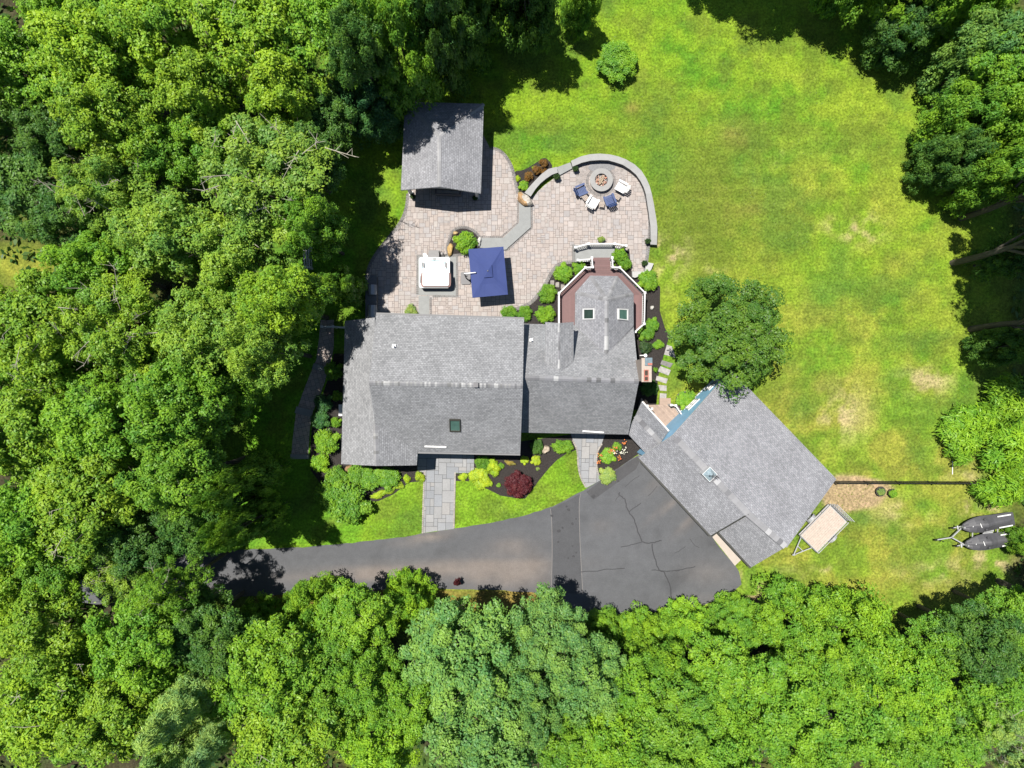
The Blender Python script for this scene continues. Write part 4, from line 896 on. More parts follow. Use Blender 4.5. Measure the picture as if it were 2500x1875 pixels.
# ================================================================== ADIRONDACK CHAIRS AND TABLES
def chair_proto(kind):
    root = empty('adirondack_chair', (0, 0, 0), 'x', 'chair', 'chairs around the fire pit'); m = M[kind]
    mb = MB()
    for k in range(6): mb.box((0, .30 - k * .105, .36 - k * .018), (.54, .095, .022), m=0)
    mb.build('seat', m, root, world_space=False)
    mb = MB()
    for k in range(5):
        x = (k - 2) * .112; hgt = .78 - .035 * abs(k - 2) ** 1.5; Mx = Matrix.Rotation(R(28), 3, 'X')
        mb.box((x * (1 + .12), -.27 - hgt * .5 * math.sin(R(28)), .24 + hgt * .5 * math.cos(R(28))), (.104, .022, hgt), M=Mx)
    mb.box((0, -.43, .62), (.56, .03, .06)); mb.build('backrest', m, root, world_space=False)
    for s in (-1, 1):
        mb = MB(); mb.box((s * .34, 0, .56), (.15, .74, .024)); mb.build('arm', m, root, world_space=False)
        mb = MB(); mb.box((s * .30, .30, .28), (.03, .10, .56)); mb.build('leg', m, root, world_space=False)
        mb = MB(); mb.bar((s * .285, .34, .32), (s * .285, -.52, .03), .03, .10); mb.bar((s * .30, -.32, .15), (s * .30, -.36, .56), .03, .09); mb.build('side_rail', m, root, world_space=False)
    return root
def place(root, px, py, h, rz, label, first=True):
    o = root
    if not first:
        o = root.copy(); col.objects.link(o)
        for ch in root.children:
            c = ch.copy(); col.objects.link(c); c.parent = o
    p = W(px, py, h); o.location = (p.x, p.y, .04); o.rotation_euler = (0, 0, rz); o['label'] = label; return o
nv = chair_proto('navyplastic'); wh = chair_proto('white')
place(nv, 1419.5, 465, .35, R(-68), 'navy blue slatted lounge chair on the west side of the fire pit')
place(nv, 1488, 489, .35, R(22), 'navy blue slatted lounge chair south of the fire pit, between two white ones', False)
place(wh, 1446.5, 494, .35, R(-32), 'white slatted lounge chair south of the fire pit, between the two navy ones')
place(wh, 1516, 457, .35, R(62), 'white slatted lounge chair on the east side of the fire pit', False)
for k, (x, y, rz, lb) in enumerate(((1545, 655, -30, 'small tan side table between the east white chair and a navy chair'), (1352, 752, -8, 'small tan side table between the south white and navy chairs'), (1152, 668, 40, 'small tan side table between the west navy chair and a white chair'))):
    px, py = z2(x, y); p = W(px, py, .45)
    if k == 0:
        tb = empty('side_table', (0, 0, 0), lb, 'side table', 'side tables at the fire pit')
        mb = MB()
        for q in range(4): mb.box((0, -.15 + q * .1, .44), (.40, .085, .02), col=(.24, .2, .17))
        mb.build('table_top', M['wood'], tb, world_space=False)
        for sx in (-1, 1):
            for sy in (-1, 1):
                mb = MB(); mb.bar((sx * .15, sy * .15, .43), (sx * .20, sy * .20, 0), .03, .03, col=(.12, .09, .07)); mb.build('leg', M['wood'], tb, world_space=False)
        o = tb
    else:
        o = tb.copy(); col.objects.link(o); o['label'] = lb
        for ch in tb.children: c = ch.copy(); col.objects.link(c); c.parent = o
    o.location = (p.x, p.y, .04); o.rotation_euler = (0, 0, R(rz))

# ================================================================== HOT TUB
ht = W(1060, 667, 0); root = empty('hot_tub', ht, 'white hot tub with mahogany sides and its pale cover folded over the south half', 'hot tub')
hh = .92; a = W(1022.5, 628, hh); b = W(1098, 703, hh); cx, cy = (a.x + b.x) / 2, (a.y + b.y) / 2; wx, wy = b.x - a.x, a.y - b.y
def rrect(cx, cy, wx, wy, r, n=4):
    P = []
    for sx, sy, t0 in ((1, 1, 0), (-1, 1, 90), (-1, -1, 180), (1, -1, 270)):
        for k in range(n + 1):
            t = R(t0 + 90 * k / n); P.append((cx + sx * (wx / 2 - r) + r * math.cos(t), cy + sy * (wy / 2 - r) + r * math.sin(t)))
    return P
mb = MB(); Q_ = rrect(cx, cy, wx - .08, wy - .08, .15)
for i in range(len(Q_)): j = (i + 1) % len(Q_); mb.face([(*Q_[i], .05), (*Q_[j], .05), (*Q_[j], hh - .06), (*Q_[i], hh - .06)])
mb.build('cabinet', M['mahogany'], root)
mb = MB(); O_ = rrect(cx, cy, wx, wy, .18); I_ = rrect(cx, cy, wx - .42, wy - .42, .35); D_ = rrect(cx, cy, wx - .55, wy - .55, .32); n = len(O_)
for i in range(n):
    j = (i + 1) % n; mb.face([(*O_[i], hh), (*O_[j], hh), (*I_[j], hh - .03), (*I_[i], hh - .03)]); mb.face([(*O_[i], hh - .08), (*O_[j], hh - .08), (*O_[j], hh), (*O_[i], hh)]); mb.face([(*I_[i], hh - .03), (*I_[j], hh - .03), (*D_[j], .3), (*D_[i], .3)])
mb.face([(*p, .3) for p in D_]); mb.build('shell', M['acrylic'], root)
mb = MB(); W_ = rrect(cx, cy, wx - .44, wy - .44, .34); mb.face([(*p, hh - .14) for p in W_]); mb.build('water', M['water'], root)
for s in (-1, 1):
    mb = MB(); q = W(1034 if s < 0 else 1089, 647, hh); mb.prism(rrect(q.x, q.y, .16, .42, .07), hh - .08, hh + .04, 0); mb.build('headrest', M['greyplastic'], root)
mb = MB(); q = W(1061, 632, hh); mb.prism(rrect(q.x, q.y, .3, .09, .04), hh - .01, hh + .02, 0); mb.build('control_panel', M['charcoal'], root)
ca = W(1031, 664, hh + .22); cb = W(1096.5, 698.5, hh + .22); ccx, ccy = (ca.x + cb.x) / 2, (ca.y + cb.y) / 2
mb = MB(); P = rrect(ccx, ccy, cb.x - ca.x, ca.y - cb.y, .16); P2 = rrect(ccx, ccy - .03, cb.x - ca.x + .22, ca.y - cb.y + .06, .2)
mb.prism(P, hh + .13, hh + .23, 0); cv = mb.build('cover', M['cover'], root)
mb = MB(); mb.prism(P2, hh + .01, hh + .12, 0); mb.build('cover_skirt', M['mahogany'], root)
for s in (-1, 1): mb = MB(); mb.bar((ccx + s * 1.13, ccy + .45, hh - .1), (ccx + s * 1.13, ccy - .3, hh + .16), .04, .04); mb.build('cover_lifter', M['blackmetal'], root)
# pad with block border, steps to the tub
mb = MB(); mb.prism(w2([z3(*p) for p in ((790, 612), (1298, 602), (1298, 1135), (985, 1135), (985, 1110), (790, 1110))]), .03, .05, 0)
ribbon(mb, w2([z3(*p) for p in ((800, 1100), (800, 625), (1285, 615), (1285, 1122), (985, 1122))]), .19, .056, 1, GP, seg=.14, rng=rng)
mb.prism(w2([z3(*p) for p in ((815, 1118), (948, 1118), (948, 1370), (815, 1370))]), .03, .055, 0)
ribbon(mb, w2([z3(*p) for p in ((965, 1135), (965, 1370))]), .14, .06, 1, GP, seg=.14, rng=rng)
tag(mb.build('tub_pad', [M['slab'], M['paver']]), kind='structure')
st_ = W(1059, 621, .4); root = empty('tub_steps', (st_.x, st_.y, 0.03), 'grey plastic step on the north side of the hot tub', 'step')
mb = MB(); mb.box((st_.x, st_.y - .06, .26), (.80, .36, .45)); mb.build('upper_tread', M['greyplastic'], root); mb = MB(); mb.box((st_.x, st_.y + .2, .13), (.80, .28, .22)); mb.build('lower_tread', M['greyplastic'], root)
q = W(1038, 624, .6); root = empty('towel_stand', (q.x, q.y, .03), 'small white stand at the north west corner of the hot tub', 'stand')
mb = MB(); mb.lathe((q.x, q.y, .03), [(.16, 0), (.16, .05), (.03, .07), (.03, .75), (.14, .78), (.14, .82)], 14); mb.build('stand', M['white'], root)
q = W(1078, 621, .4); root = empty('folding_side_table', (q.x, q.y, .03), 'small dark folding stand between the hot tub step and the golden boulder', 'stand')
for s in (-1, 1): mb = MB(); mb.bar((q.x + .12 * s - .1, q.y - .18, .05), (q.x + .12 * s + .1, q.y + .18, .6), .03, .03); mb.bar((q.x + .12 * s + .1, q.y - .18, .05), (q.x + .12 * s - .1, q.y + .18, .6), .03, .03); mb.build('leg', M['blackmetal'], root)

# ================================================================== UMBRELLA
ub = W(1137, 680, 0); root = empty('patio_umbrella', ub, 'navy rectangular cantilever patio umbrella on a grey base beside the hot tub', 'umbrella')
uh, ua = 2.25, 2.72
U = [W(1143.5, 608.4, uh), W(1229, 602, uh), W(1240, 719, uh), W(1153.4, 727, uh)]; ap = W(1191, 662, ua)
mb = MB()
for i in range(4):
    a, b = U[i], U[(i + 1) % 4]; k = 6
    for t in range(k):   # each panel sags slightly between its ribs
        p0 = a.lerp(b, t / k); p1 = a.lerp(b, (t + 1) / k)
        s0 = Vector((0, 0, -.05 * math.sin(math.pi * t / k))); s1 = Vector((0, 0, -.05 * math.sin(math.pi * (t + 1) / k)))
        m0 = p0.lerp(ap, .5) + s0 * 1.2; m1 = p1.lerp(ap, .5) + s1 * 1.2
        mb.face([p0, p1, m1, m0]); mb.face([m0, m1, ap]); mb.face([p0 - Vector((0, 0, .12)), p1 - Vector((0, 0, .12)), p1, p0])
cn = mb.build('canopy', M['navy'], root)
mb = MB(); q = [ap + (u - ap) * .25 + Vector((0, 0, .10)) for u in U]; tip = ap + Vector((0, 0, .16))
for i in range(4): mb.face([q[i], q[(i + 1) % 4], tip]); mb.face([q[i] - Vector((0, 0, .05)), q[(i + 1) % 4] - Vector((0, 0, .05)), q[(i + 1) % 4], q[i]])
t = mb.build('vent_flap', M['navy']); t.parent = cn; t.data.transform(Matrix.Translation(root.location).inverted())
mb = MB(); mb.lathe(tip - Vector((0, 0, .02)), [(.05, 0), (.05, .04), (.02, .08)], 10); t = mb.build('finial', M['greyplastic']); t.parent = cn; t.data.transform(Matrix.Translation(root.location).inverted())
for i in range(4): mb = MB(); mb.bar(U[i] - Vector((0, 0, .04)), ap - Vector((0, 0, .06)), .03, .03); mb.build('rib', M['greyplastic'], root)
mb = MB(); mb.prism(rrect(ub.x, ub.y, .72, .92, .12), .035, .16, 0); mb.build('base', M['charcoal'], root)
mb = MB(); top = Vector((ub.x + .05, ub.y, 2.45)); mb.tube((ub.x + .05, ub.y, .15), top, .045, .045, 10); mb.build('pole', M['greyplastic'], root)
mb = MB(); ar = top.lerp(ap, .48); ar.z = 2.56; mb.bar(top, ar, .05, .06); mb.bar(ar, Vector((ar.x + .1, ar.y, 2.3)), .05, .05); mb.bar((ub.x + .05, ub.y, 1.5), top.lerp(ap, .3) - Vector((0, 0, .3)), .05, .05); mb.build('arm', M['steel'], root)
mb = MB(); mb.lathe((ub.x + .12, ub.y + .02, 1.1), [(.09, 0), (.09, .1), (.03, .12)], 10); mb.build('crank', M['charcoal'], root)
q = ap.lerp(U[1], .78) + Vector((0, 0, .05))

# ================================================================== OUTDOOR KITCHEN
k0 = W(906, 725, 0); root = empty('outdoor_kitchen', k0, 'stone outdoor kitchen counter with two steel grills along the west edge of the patio', 'kitchen counter')
a = W(892, 672, .95); b = W(920, 790, .95); cx, cy = (a.x + b.x) / 2, (a.y + b.y) / 2; wx, wy = b.x - a.x, a.y - b.y
mb = MB(); mb.box((cx - .02, cy, .46), (wx - .1, wy - .1, .92)); mb.build('counter_base', M['wallstone'], root); mb = MB(); mb.box((cx, cy, .95), (wx, wy, .06)); mb.build('countertop', M['granite'], root)
for y0_, y1_, in ((695, 719), (745, 775)):
    p = W(908.5, (y0_ + y1_) / 2, 1.15); L = (y1_ - y0_) * .0302; mb = MB(); prof = [(-.3, .98), (-.3, 1.10), (-.22, 1.24), (-.05, 1.30), (.15, 1.26), (.28, 1.1), (.3, .98)]
    for (u, z), (u2, z2_) in zip(prof, prof[1:]): mb.face([(p.x + u, p.y - L / 2, z), (p.x + u2, p.y - L / 2, z2_), (p.x + u2, p.y + L / 2, z2_), (p.x + u, p.y + L / 2, z)])
    for s in (-1, 1): mb.face([(p.x + u, p.y + s * L / 2, z) for u, z in prof])
    g_ = mb.build('grill', M['steel'], root); mb = MB(); mb.tube((p.x + .34, p.y - L * .4, 1.14), (p.x + .34, p.y + L * .4, 1.14), .02, .02, 8); t = mb.build('handle', M['steel']); t.parent = g_; t.data.transform(Matrix.Translation(root.location).inverted())

# ================================================================== DECK
dk = W(1482, 735, 0); deck = empty('deck', dk, 'red brown composite deck with white railings wrapping the octagonal sunroom', 'deck')
dz = 1.0; rt = dz + .95
rail = [(1365, 800), (1364.8, 715.6), (1429, 653), (1447, 652), (1445, 629.5)]; rail2 = [(1494.5, 629), (1496, 652), (1513, 653), (1574.5, 714.7), (1572.7, 790.7), (1551, 810)]
rw = [W(x, y, rt) for x, y in rail]; rw2 = [W(x, y, rt) for x, y in rail2]
outl = [Vector((p.x, p.y)) for p in rw] + [Vector((p.x, p.y)) for p in rw2]
mb = MB(); base = [(p.x, p.y) for p in outl]
def boards(mb, poly, ang, w, z, colr, rng):
    ca, sa = math.cos(ang), math.sin(ang); P = [(x * ca + y * sa, -x * sa + y * ca) for x, y in poly]
    y0_ = min(p[1] for p in P); y1_ = max(p[1] for p in P); x0_ = min(p[0] for p in P) - 1; x1_ = max(p[0] for p in P) + 1; y = y0_
    while y < y1_:
        q = clip_rect(P, x0_, y, x1_, y + w - .012)
        if len(q) > 2:
            ar = sum(q[k][0] * q[(k + 1) % len(q)][1] - q[(k + 1) % len(q)][0] * q[k][1] for k in range(len(q)))
            if ar < 0: q = q[::-1]
            v_ = rng.uniform(.88, 1.1); mb.face([(x_ * ca - y_ * sa, x_ * sa + y_ * ca, z) for x_, y_ in q], 0, tuple(t * v_ for t in colr))
        y += w
mb.prism(base, dz - .25, dz - .02, 0, (.12, .05, .045))
DC = (.10, .053, .052)
pL = [base[0], base[1], (W(1404, 714, dz).x, base[1][1] - .3), (W(1404, 714, dz).x, base[0][1])]
ctr = (dk.x, base[1][1] - .3)
# west run (boards north-south), north-west, north and east runs, and the ramp to the landing
boards(mb, [base[0], base[1], ctr, (ctr[0], base[0][1])], R(90), .14, dz, DC, rng)
boards(mb, [base[1], base[2], ctr], R(43), .14, dz + .001, tuple(x * 1.1 for x in DC), rng)
boards(mb, [base[2], base[3], base[4], base[5], base[6], base[7], ctr], 0, .14, dz + .002, DC, rng)
boards(mb, [base[7], base[8], ctr], R(-45), .14, dz + .001, tuple(x * .95 for x in DC), rng)
boards(mb, [base[8], base[9], base[10], (ctr[0], base[10][1]), ctr], R(90), .14, dz, tuple(x * 1.15 for x in DC), rng)
mb.build('deck_boards', M['deck'], deck)
def railing(pts, z0, parent, name='railing', hgt=.95, mat_='trim'):
    """one run: cap, bottom rail, balusters and posts"""
    mb = MB()
    for i, (a, b) in enumerate(zip(pts, pts[1:])):
        a = Vector((a.x, a.y, z0)); b = Vector((b.x, b.y, z0)); L = (b - a).length; zt = Vector((0, 0, hgt))
        mb.bar(a + zt, b + zt, .09, .05); mb.bar(a + Vector((0, 0, .1)), b + Vector((0, 0, .1)), .05, .06)
        k = max(2, int(L / .13))
        for j in range(1, k): p = a.lerp(b, j / k); mb.box((p.x, p.y, z0 + hgt / 2), (.035, .035, hgt - .08))
    for p in pts: mb.box((p.x, p.y, z0 + hgt / 2 - .1), (.12, .12, hgt + .25)); mb.box((p.x, p.y, z0 + hgt + .045), (.17, .17, .05))
    return mb.build(name, M[mat_], parent)
railing(rw, dz, deck); railing(rw2, dz, deck)
# landing below the deck with steps, white railing and slab top
lz = .5; root = deck
mb = MB(); mb.prism(w2([z4(*p) for p in ((908, 100), (1440, 95), (1440, 330), (908, 330))], lz), 0, lz, 0); mb.build('landing', M['slab'], deck)
mb = MB(); mb.prism([tuple(W(*z4(x, y), dz)[:2]) for x, y in ((1150, 262), (1395, 262), (1395, 300), (1150, 300))], lz, dz - .25, 0, DC); mb.build('step', M['deck'], deck)
mb = MB(); q = w2([z4(*p) for p in ((872, 92), (908, 92), (908, 330), (872, 330))], .25); mb.prism(q, 0, .25, 0, (.12, .118, .115)); mb.build('step', M['wallcap'], deck)
railing([W(*z4(x, y), lz + .9) for x, y in ((912, 130), (1090, 82), (1440, 82), (1598, 108))], lz - .3, deck, hgt=1.15)
railing([W(*z4(x, y), lz + .9) for x, y in ((945, 303), (1125, 290))], lz, deck, hgt=.85)

# ================================================================== LANDING DECK AT THE BREEZEWAY
ld = W(1660, 1020, 0); root = empty('entry_landing', ld, 'small weathered wood landing with white rails and steps between the house and the garage', 'landing')
lz2 = .45; WC = (.24, .18, .145)
P = [tuple(W(*z6(x, y), lz2)[:2]) for x, y in ((1640, 960), (1700, 1050), (1862, 1045), (2040, 1050), (2135, 1170), (1960, 1330), (1900, 1400), (1600, 1100))]
mb = MB(); boards(mb, P, R(-47), .14, lz2, WC, rng); mb.prism(P, .1, lz2 - .02, 0, (.2, .15, .12)); mb.build('deck_boards', M['wood'], root)
for k, (q, z) in enumerate(((((1862, 1000), (1998, 1000), (1998, 1052), (1862, 1052)), .30), (((1862, 965), (1998, 965), (1998, 1004), (1862, 1004)), .15))):
    mb = MB(); mb.prism([tuple(W(*z6(x, y), z)[:2]) for x, y in q], 0, z, 0, WC); mb.build('step', M['wood'], root)
railing([W(*z6(x, y), lz2 + .9) for x, y in ((2005, 1050), (2060, 1055), (2140, 1175))], lz2, root, hgt=.85)
railing([W(*z6(x, y), lz2 + .9) for x, y in ((1712, 1060), (1935, 1335))], lz2, root, hgt=.8)
# curved black edged planter
px, py = z6(2150, 1000); q = W(1668, 977, 0)
P = smooth_poly([tuple(W(*z6(x, y), .3)[:2]) for x, y in ((2065, 960), (2100, 900), (2200, 880), (2330, 940), (2330, 1010), (2212, 1070), (2120, 1115), (2070, 1060))], 2)
root = empty('raised_planter', q, 'black edged curved planter full of green plants against the blue garage wall', 'planter')
mb = MB(); ribbon(mb, P, .07, .35, 0, closed=True)
for i in range(len(P)):
    a, b = P[i], P[(i + 1) % len(P)]; mb.face([(a[0], a[1], 0), (b[0], b[1], 0), (b[0], b[1], .35), (a[0], a[1], .35)])
mb.build('rim', M['charcoal'], root); mb = MB(); mb.prism(P, 0, .28, 0); mb.build('soil', M['soil'], root)

# ================================================================== FENCE, GATES
f0 = W(2030, 1174, 0); f1 = W(2520, 1176, 0); root = empty('garden_fence', f0, 'long black metal fence running east from the garage corner across the dry lawn', 'fence')
mb = MB(); L = (f1 - f0).length; d = (f1 - f0).normalized()
for z in (.12, 1.05, 1.18): mb.bar(f0 + Vector((0, 0, z)), f1 + Vector((0, 0, z)), .035, .04)
k = int(L / .11)
for i in range(k + 1): p = f0.lerp(f1, i / k); mb.box((p.x, p.y, .65), (.018, .018, 1.15))
mb.build('pickets', M['blackmetal'], root)
for i in range(int(L / 2.4) + 1): p = f0 + d * (i * 2.4); mb = MB(); mb.box((p.x, p.y, .65), (.07, .07, 1.3)); mb.box((p.x, p.y, 1.32), (.1, .1, .04)); mb.build('post', M['blackmetal'], root)
mb = MB(); a = W(2325, 1126); b = W(2324.5, 1158); mb.tube(a + Vector((0, 0, .04)), b + Vector((0, 0, .04)), .03, .03, 8); tag(mb.build('white_pipe', M['white']), 'thin white pipe lying on the grass just north of the black fence', 'pipe')
a = W(786, 797.5, 1.1); b = W(842, 799.5, 1.1); root = empty('side_gate', (a.x, a.y, 0), 'white gate across the shaded side path at the north west corner of the house', 'gate')
railing([Vector((a.x, a.y, 0)), Vector(((a.x + b.x) / 2, (a.y + b.y) / 2 + .03, 0)), Vector((b.x, b.y, 0))], .02, root, 'gate_panel', 1.1)
a = W(741, 600, .9); b = W(744, 652, .9); root = empty('picket_panel', (a.x, a.y, 0), 'white slatted fence panel glimpsed through the leaves west of the patio', 'fence panel')
railing([Vector((a.x, a.y, 0)), Vector((b.x, b.y, 0))], .02, root, 'panel', .9)
for dx in (.16, .32): railing([Vector((a.x + dx, a.y, 0)), Vector((b.x + dx, b.y, 0))], .02, root, 'panel', .9 - dx * .4)

# ================================================================== UTILITY TRAILER
def zt(x, y): return (1860 + x / 3.456, 1120 + y / 3.456)
bz = .62
T = [W(*zt(x, y), bz) for x, y in ((318, 642), (560, 392), (722, 528), (462, 788))]   # front-left, rear-left, rear-right, front-right
tc_ = sum(T, Vector()) / 4; root = empty('utility_trailer', (tc_.x, tc_.y, 0), 'flat utility trailer with a pale plywood bed and silver frame parked beside the garage', 'trailer')
ax = ((T[1] + T[2]) / 2 - (T[0] + T[3]) / 2); Lx = ax.length; ax.normalize(); ay = Vector((-ax.y, ax.x, 0)); Wd = (T[0] - T[3]).length; bz_ = Vector((tc_.x, tc_.y, bz))
mb = MB(); TM = Matrix((ax, ay, Vector((0, 0, 1)))).transposed()
for k in range(12): mb.box(bz_ + ay * ((k - 5.5) * Wd / 12) + Vector((0, 0, -.02)), (Lx - .06, Wd / 12 - .008, .04), M=TM, col=(.31 * (1 + .03 * (k % 3)), .265, .225))
mb.build('bed', M['wood'], root)
mb = MB()
for s in (-1, 1):
    o = ay * s * (Wd / 2 + .03); mb.bar(bz_ + o - ax * Lx / 2 + Vector((0, 0, -.06)), bz_ + o + ax * Lx / 2 + Vector((0, 0, -.06)), .06, .1)
    mb.bar(bz_ + o - ax * Lx / 2 + Vector((0, 0, .28)), bz_ + o + ax * Lx / 2 + Vector((0, 0, .28)), .045, .045)
    for t in (-.5, -.25, 0, .25, .5): mb.bar(bz_ + o + ax * Lx * t + Vector((0, 0, -.1)), bz_ + o + ax * Lx * t + Vector((0, 0, .28)), .045, .045)
for t in (-.5, .5): mb.bar(bz_ + ax * Lx * t + ay * Wd / 2 + Vector((0, 0, -.06)), bz_ + ax * Lx * t - ay * Wd / 2 + Vector((0, 0, -.06)), .06, .1)
mb.bar(bz_ - ax * Lx / 2 + ay * Wd / 2 + Vector((0, 0, .28)), bz_ - ax * Lx / 2 - ay * Wd / 2 + Vector((0, 0, .28)), .04, .04)
mb.build('frame', M['galv'], root)
tip_ = W(*zt(268, 810), .45); mb = MB()
for p in (W(*zt(325, 660), .5), W(*zt(425, 755), .5)): mb.bar(p + ax * .15, tip_, .06, .08)
mb.bar(W(*zt(300, 735), .5), W(*zt(345, 778), .5), .05, .05); mb.build('tongue', M['galv'], root); mb = MB(); mb.box(tip_, (.2, .1, .1)); mb.tube(tip_ + Vector((.1, .1, -.3)), tip_ + Vector((.1, .1, .3)), .03, .03); mb.build('coupler', M['steel'], root)
for s in (-1, 1):
    w_c = bz_ + ay * s * (Wd / 2 + .2) + ax * (-.05 if s > 0 else -.0) + Vector((0, 0, -.32)); mb = MB(); mb.tube(w_c - ay * .09, w_c + ay * .09, .31, .31, 20, 0); mb.tube(w_c - ay * .095, w_c + ay * .095, .17, .17, 14, 1); mb.build('wheel', [M['rubber'], M['galv']], root)
    mb = MB(); Mf = TM
    for k in range(5):
        t0_ = R(20 + k * 28); t1_ = R(20 + (k + 1) * 28); r_f = .40; c0_ = w_c + ax * r_f * math.cos(t0_) + Vector((0, 0, r_f * math.sin(t0_))); c1_ = w_c + ax * r_f * math.cos(t1_) + Vector((0, 0, r_f * math.sin(t1_)))
        mb.face([c0_ - ay * .13, c1_ - ay * .13, c1_ + ay * .13, c0_ + ay * .13])
    mb.build('fender', M['galv'], root)
rb = bz_ + ax * (Lx / 2 + .12); mb = MB()
tilt = Matrix.Rotation(0, 3, 'X')
for k in range(9): mb.bar(rb + ay * ((k - 4) * Wd / 9) + Vector((0, 0, -.05)), rb + ax * .12 + ay * ((k - 4) * Wd / 9) + Vector((0, 0, .9)), .03, .03)
for z, o in ((-.05, 0), (.25, .04), (.55, .08), (.9, .12)): mb.bar(rb + ax * o + ay * Wd / 2 + Vector((0, 0, z)), rb + ax * o - ay * Wd / 2 + Vector((0, 0, z)), .04, .04)
mb.build('ramp_gate', M['galv'], root)

# ================================================================== JET SKIS ON THEIR TRAILER
def jetski(tip, rear, wid, label):
    t = W(*tip, .9); r = W(*rear, .9); d = (t - r); L = d.length; d.normalize(); s = Vector((-d.y, d.x, 0)); c = (t + r) / 2; root = empty('jet_ski', (c.x, c.y, 0), label, 'jet ski', 'covered jet skis')
    st = [(0, .18, .60, .62), (.04, .42, .50, .72), (.12, .72, .45, .84), (.24, .92, .42, 1.0), (.36, 1.0, .40, 1.18), (.42, 1.0, .40, 1.32), (.48, .98, .40, 1.22), (.58, .93, .40, 1.12), (.75, .90, .40, 1.10), (.9, .88, .42, 1.0), (1.0, .82, .45, .84)]
    rings = []
    for u, w, zb, zt_ in st:
        p0 = t - d * L * u; hw = wid / 2 * w; zm = .74 if u > .05 else .63; ring = []
        for a, z in ((-.45, zb), (-.85, zb + .12), (-1.0, zm), (-.88, zm + .06), (-.55, (zm + zt_) / 2 + .03), (-.22, zt_ - .03), (0, zt_), (.22, zt_ - .03), (.55, (zm + zt_) / 2 + .03), (.88, zm + .06), (1.0, zm), (.85, zb + .12), (.45, zb)):
            ring.append(Vector((p0.x + s.x * hw * a, p0.y + s.y * hw * a, z)))
        rings.append(ring)
    mb = MB(); n = len(rings[0])
    for A_, B_ in zip(rings, rings[1:]):
        for k in range(n): j = (k + 1) % n; mb.face([A_[k], A_[j], B_[j], B_[k]])
    mb.face(rings[0]); mb.face(rings[-1][::-1]); o = mb.build('covered_hull', M['skicover'], root, smooth=True)
    def mark(u0, v0, u1, v1, z, w_=.05): a_ = t - d * L * u0 + s * wid / 2 * v0; b_ = t - d * L * u1 + s * wid / 2 * v1; mb = MB(); mb.bar(Vector((a_.x, a_.y, z)), Vector((b_.x, b_.y, z)), w_, .03); return mb
    mark(.29, -.30, .31, .25, 1.14).build('white_label', M['white'], root); m2 = mark(.17, 0, .18, .03, .94, .09); m2.build('bow_cap', M['white'], root)
    for sg in (-1, 1): mark(.66, .68 * sg, .92, .66 * sg, .99, .085).build('side_stripe', M['white'], root)
    for sg in (-1, 1): a_ = t - d * L * .40 + s * wid * .3 * sg; mb = MB(); mb.lathe((a_.x, a_.y, 1.0), [(.09, 0), (.08, .12), (.03, .17)], 10); mb.build('mirror_bump', M['skicover'], root)
    return d, s
d, s = jetski((2353, 1289), (2478, 1267), 1.22, 'dark grey covered jet ski on the north side of the double trailer'); jetski((2360.6, 1331.5), (2485, 1313), 1.22, 'dark grey covered jet ski on the south side of the double trailer')
tp = W(2285, 1318, .5); sp = W(2323, 1312, .5); a1 = W(2352, 1284, .5); a2 = W(2357, 1331, .5); root = empty('boat_trailer', (sp.x, sp.y, 0), 'galvanised double trailer with a forked tongue carrying the two covered jet skis', 'trailer')
mb = MB(); mb.bar(tp, sp, .08, .1); mb.bar(sp, a1, .08, .1); mb.bar(sp, a2, .08, .1)
for p in (a1, a2): mb.bar(p, p - d * 3.4, .08, .1)
mb.bar(a1 - d * .7, a2 - d * .5, .07, .08); mb.bar(a1 - d * 2.6, a2 - d * 2.4, .07, .08); mb.build('frame', M['galv'], root)
for p in (W(2336, 1287, .6), W(2345, 1331, .6)):
    mb = MB(); mb.bar(p - d * .35, p + d * .35, .07, .08); mb.box(p + Vector((0, 0, .25)) - d * .3, (.1, .1, .5)); mb.tube(p - s * .14 + Vector((0, 0, .1)), p + s * .14 + Vector((0, 0, .1)), .06, .06, 8, 0); w_ = mb.build('winch_post', M['galv'], root); mb = MB(); mb.box(p + d * .35, (.14, .12, .14)); t = mb.build('bow_stop', M['blackmetal']); t.parent = w_; t.data.transform(Matrix.Translation(root.location).inverted())
mb = MB(); mb.box(tp, (.16, .12, .14)); mb.tube(tp + Vector((.45, -.08, -.45)), tp + Vector((.45, -.08, .25)), .035, .035); mb.build('coupler', M['blackmetal'], root)
for sg, p in ((1, a1), (-1, a2)):
    w_c = p - d * 1.7 + s * sg * .62 * (1 if True else 1); w_c.z = .3; mb = MB(); mb.tube(w_c - s * .09, w_c + s * .09, .28, .28, 18, 0); mb.tube(w_c - s * .095, w_c + s * .095, .15, .15, 12, 1); mb.build('wheel', [M['rubber'], M['galv']], root)
    mb = MB(); mb.box(w_c + Vector((0, 0, .36)), (.75, .22, .03), math.atan2(d.y, d.x)); mb.build('fender', M['galv'], root)

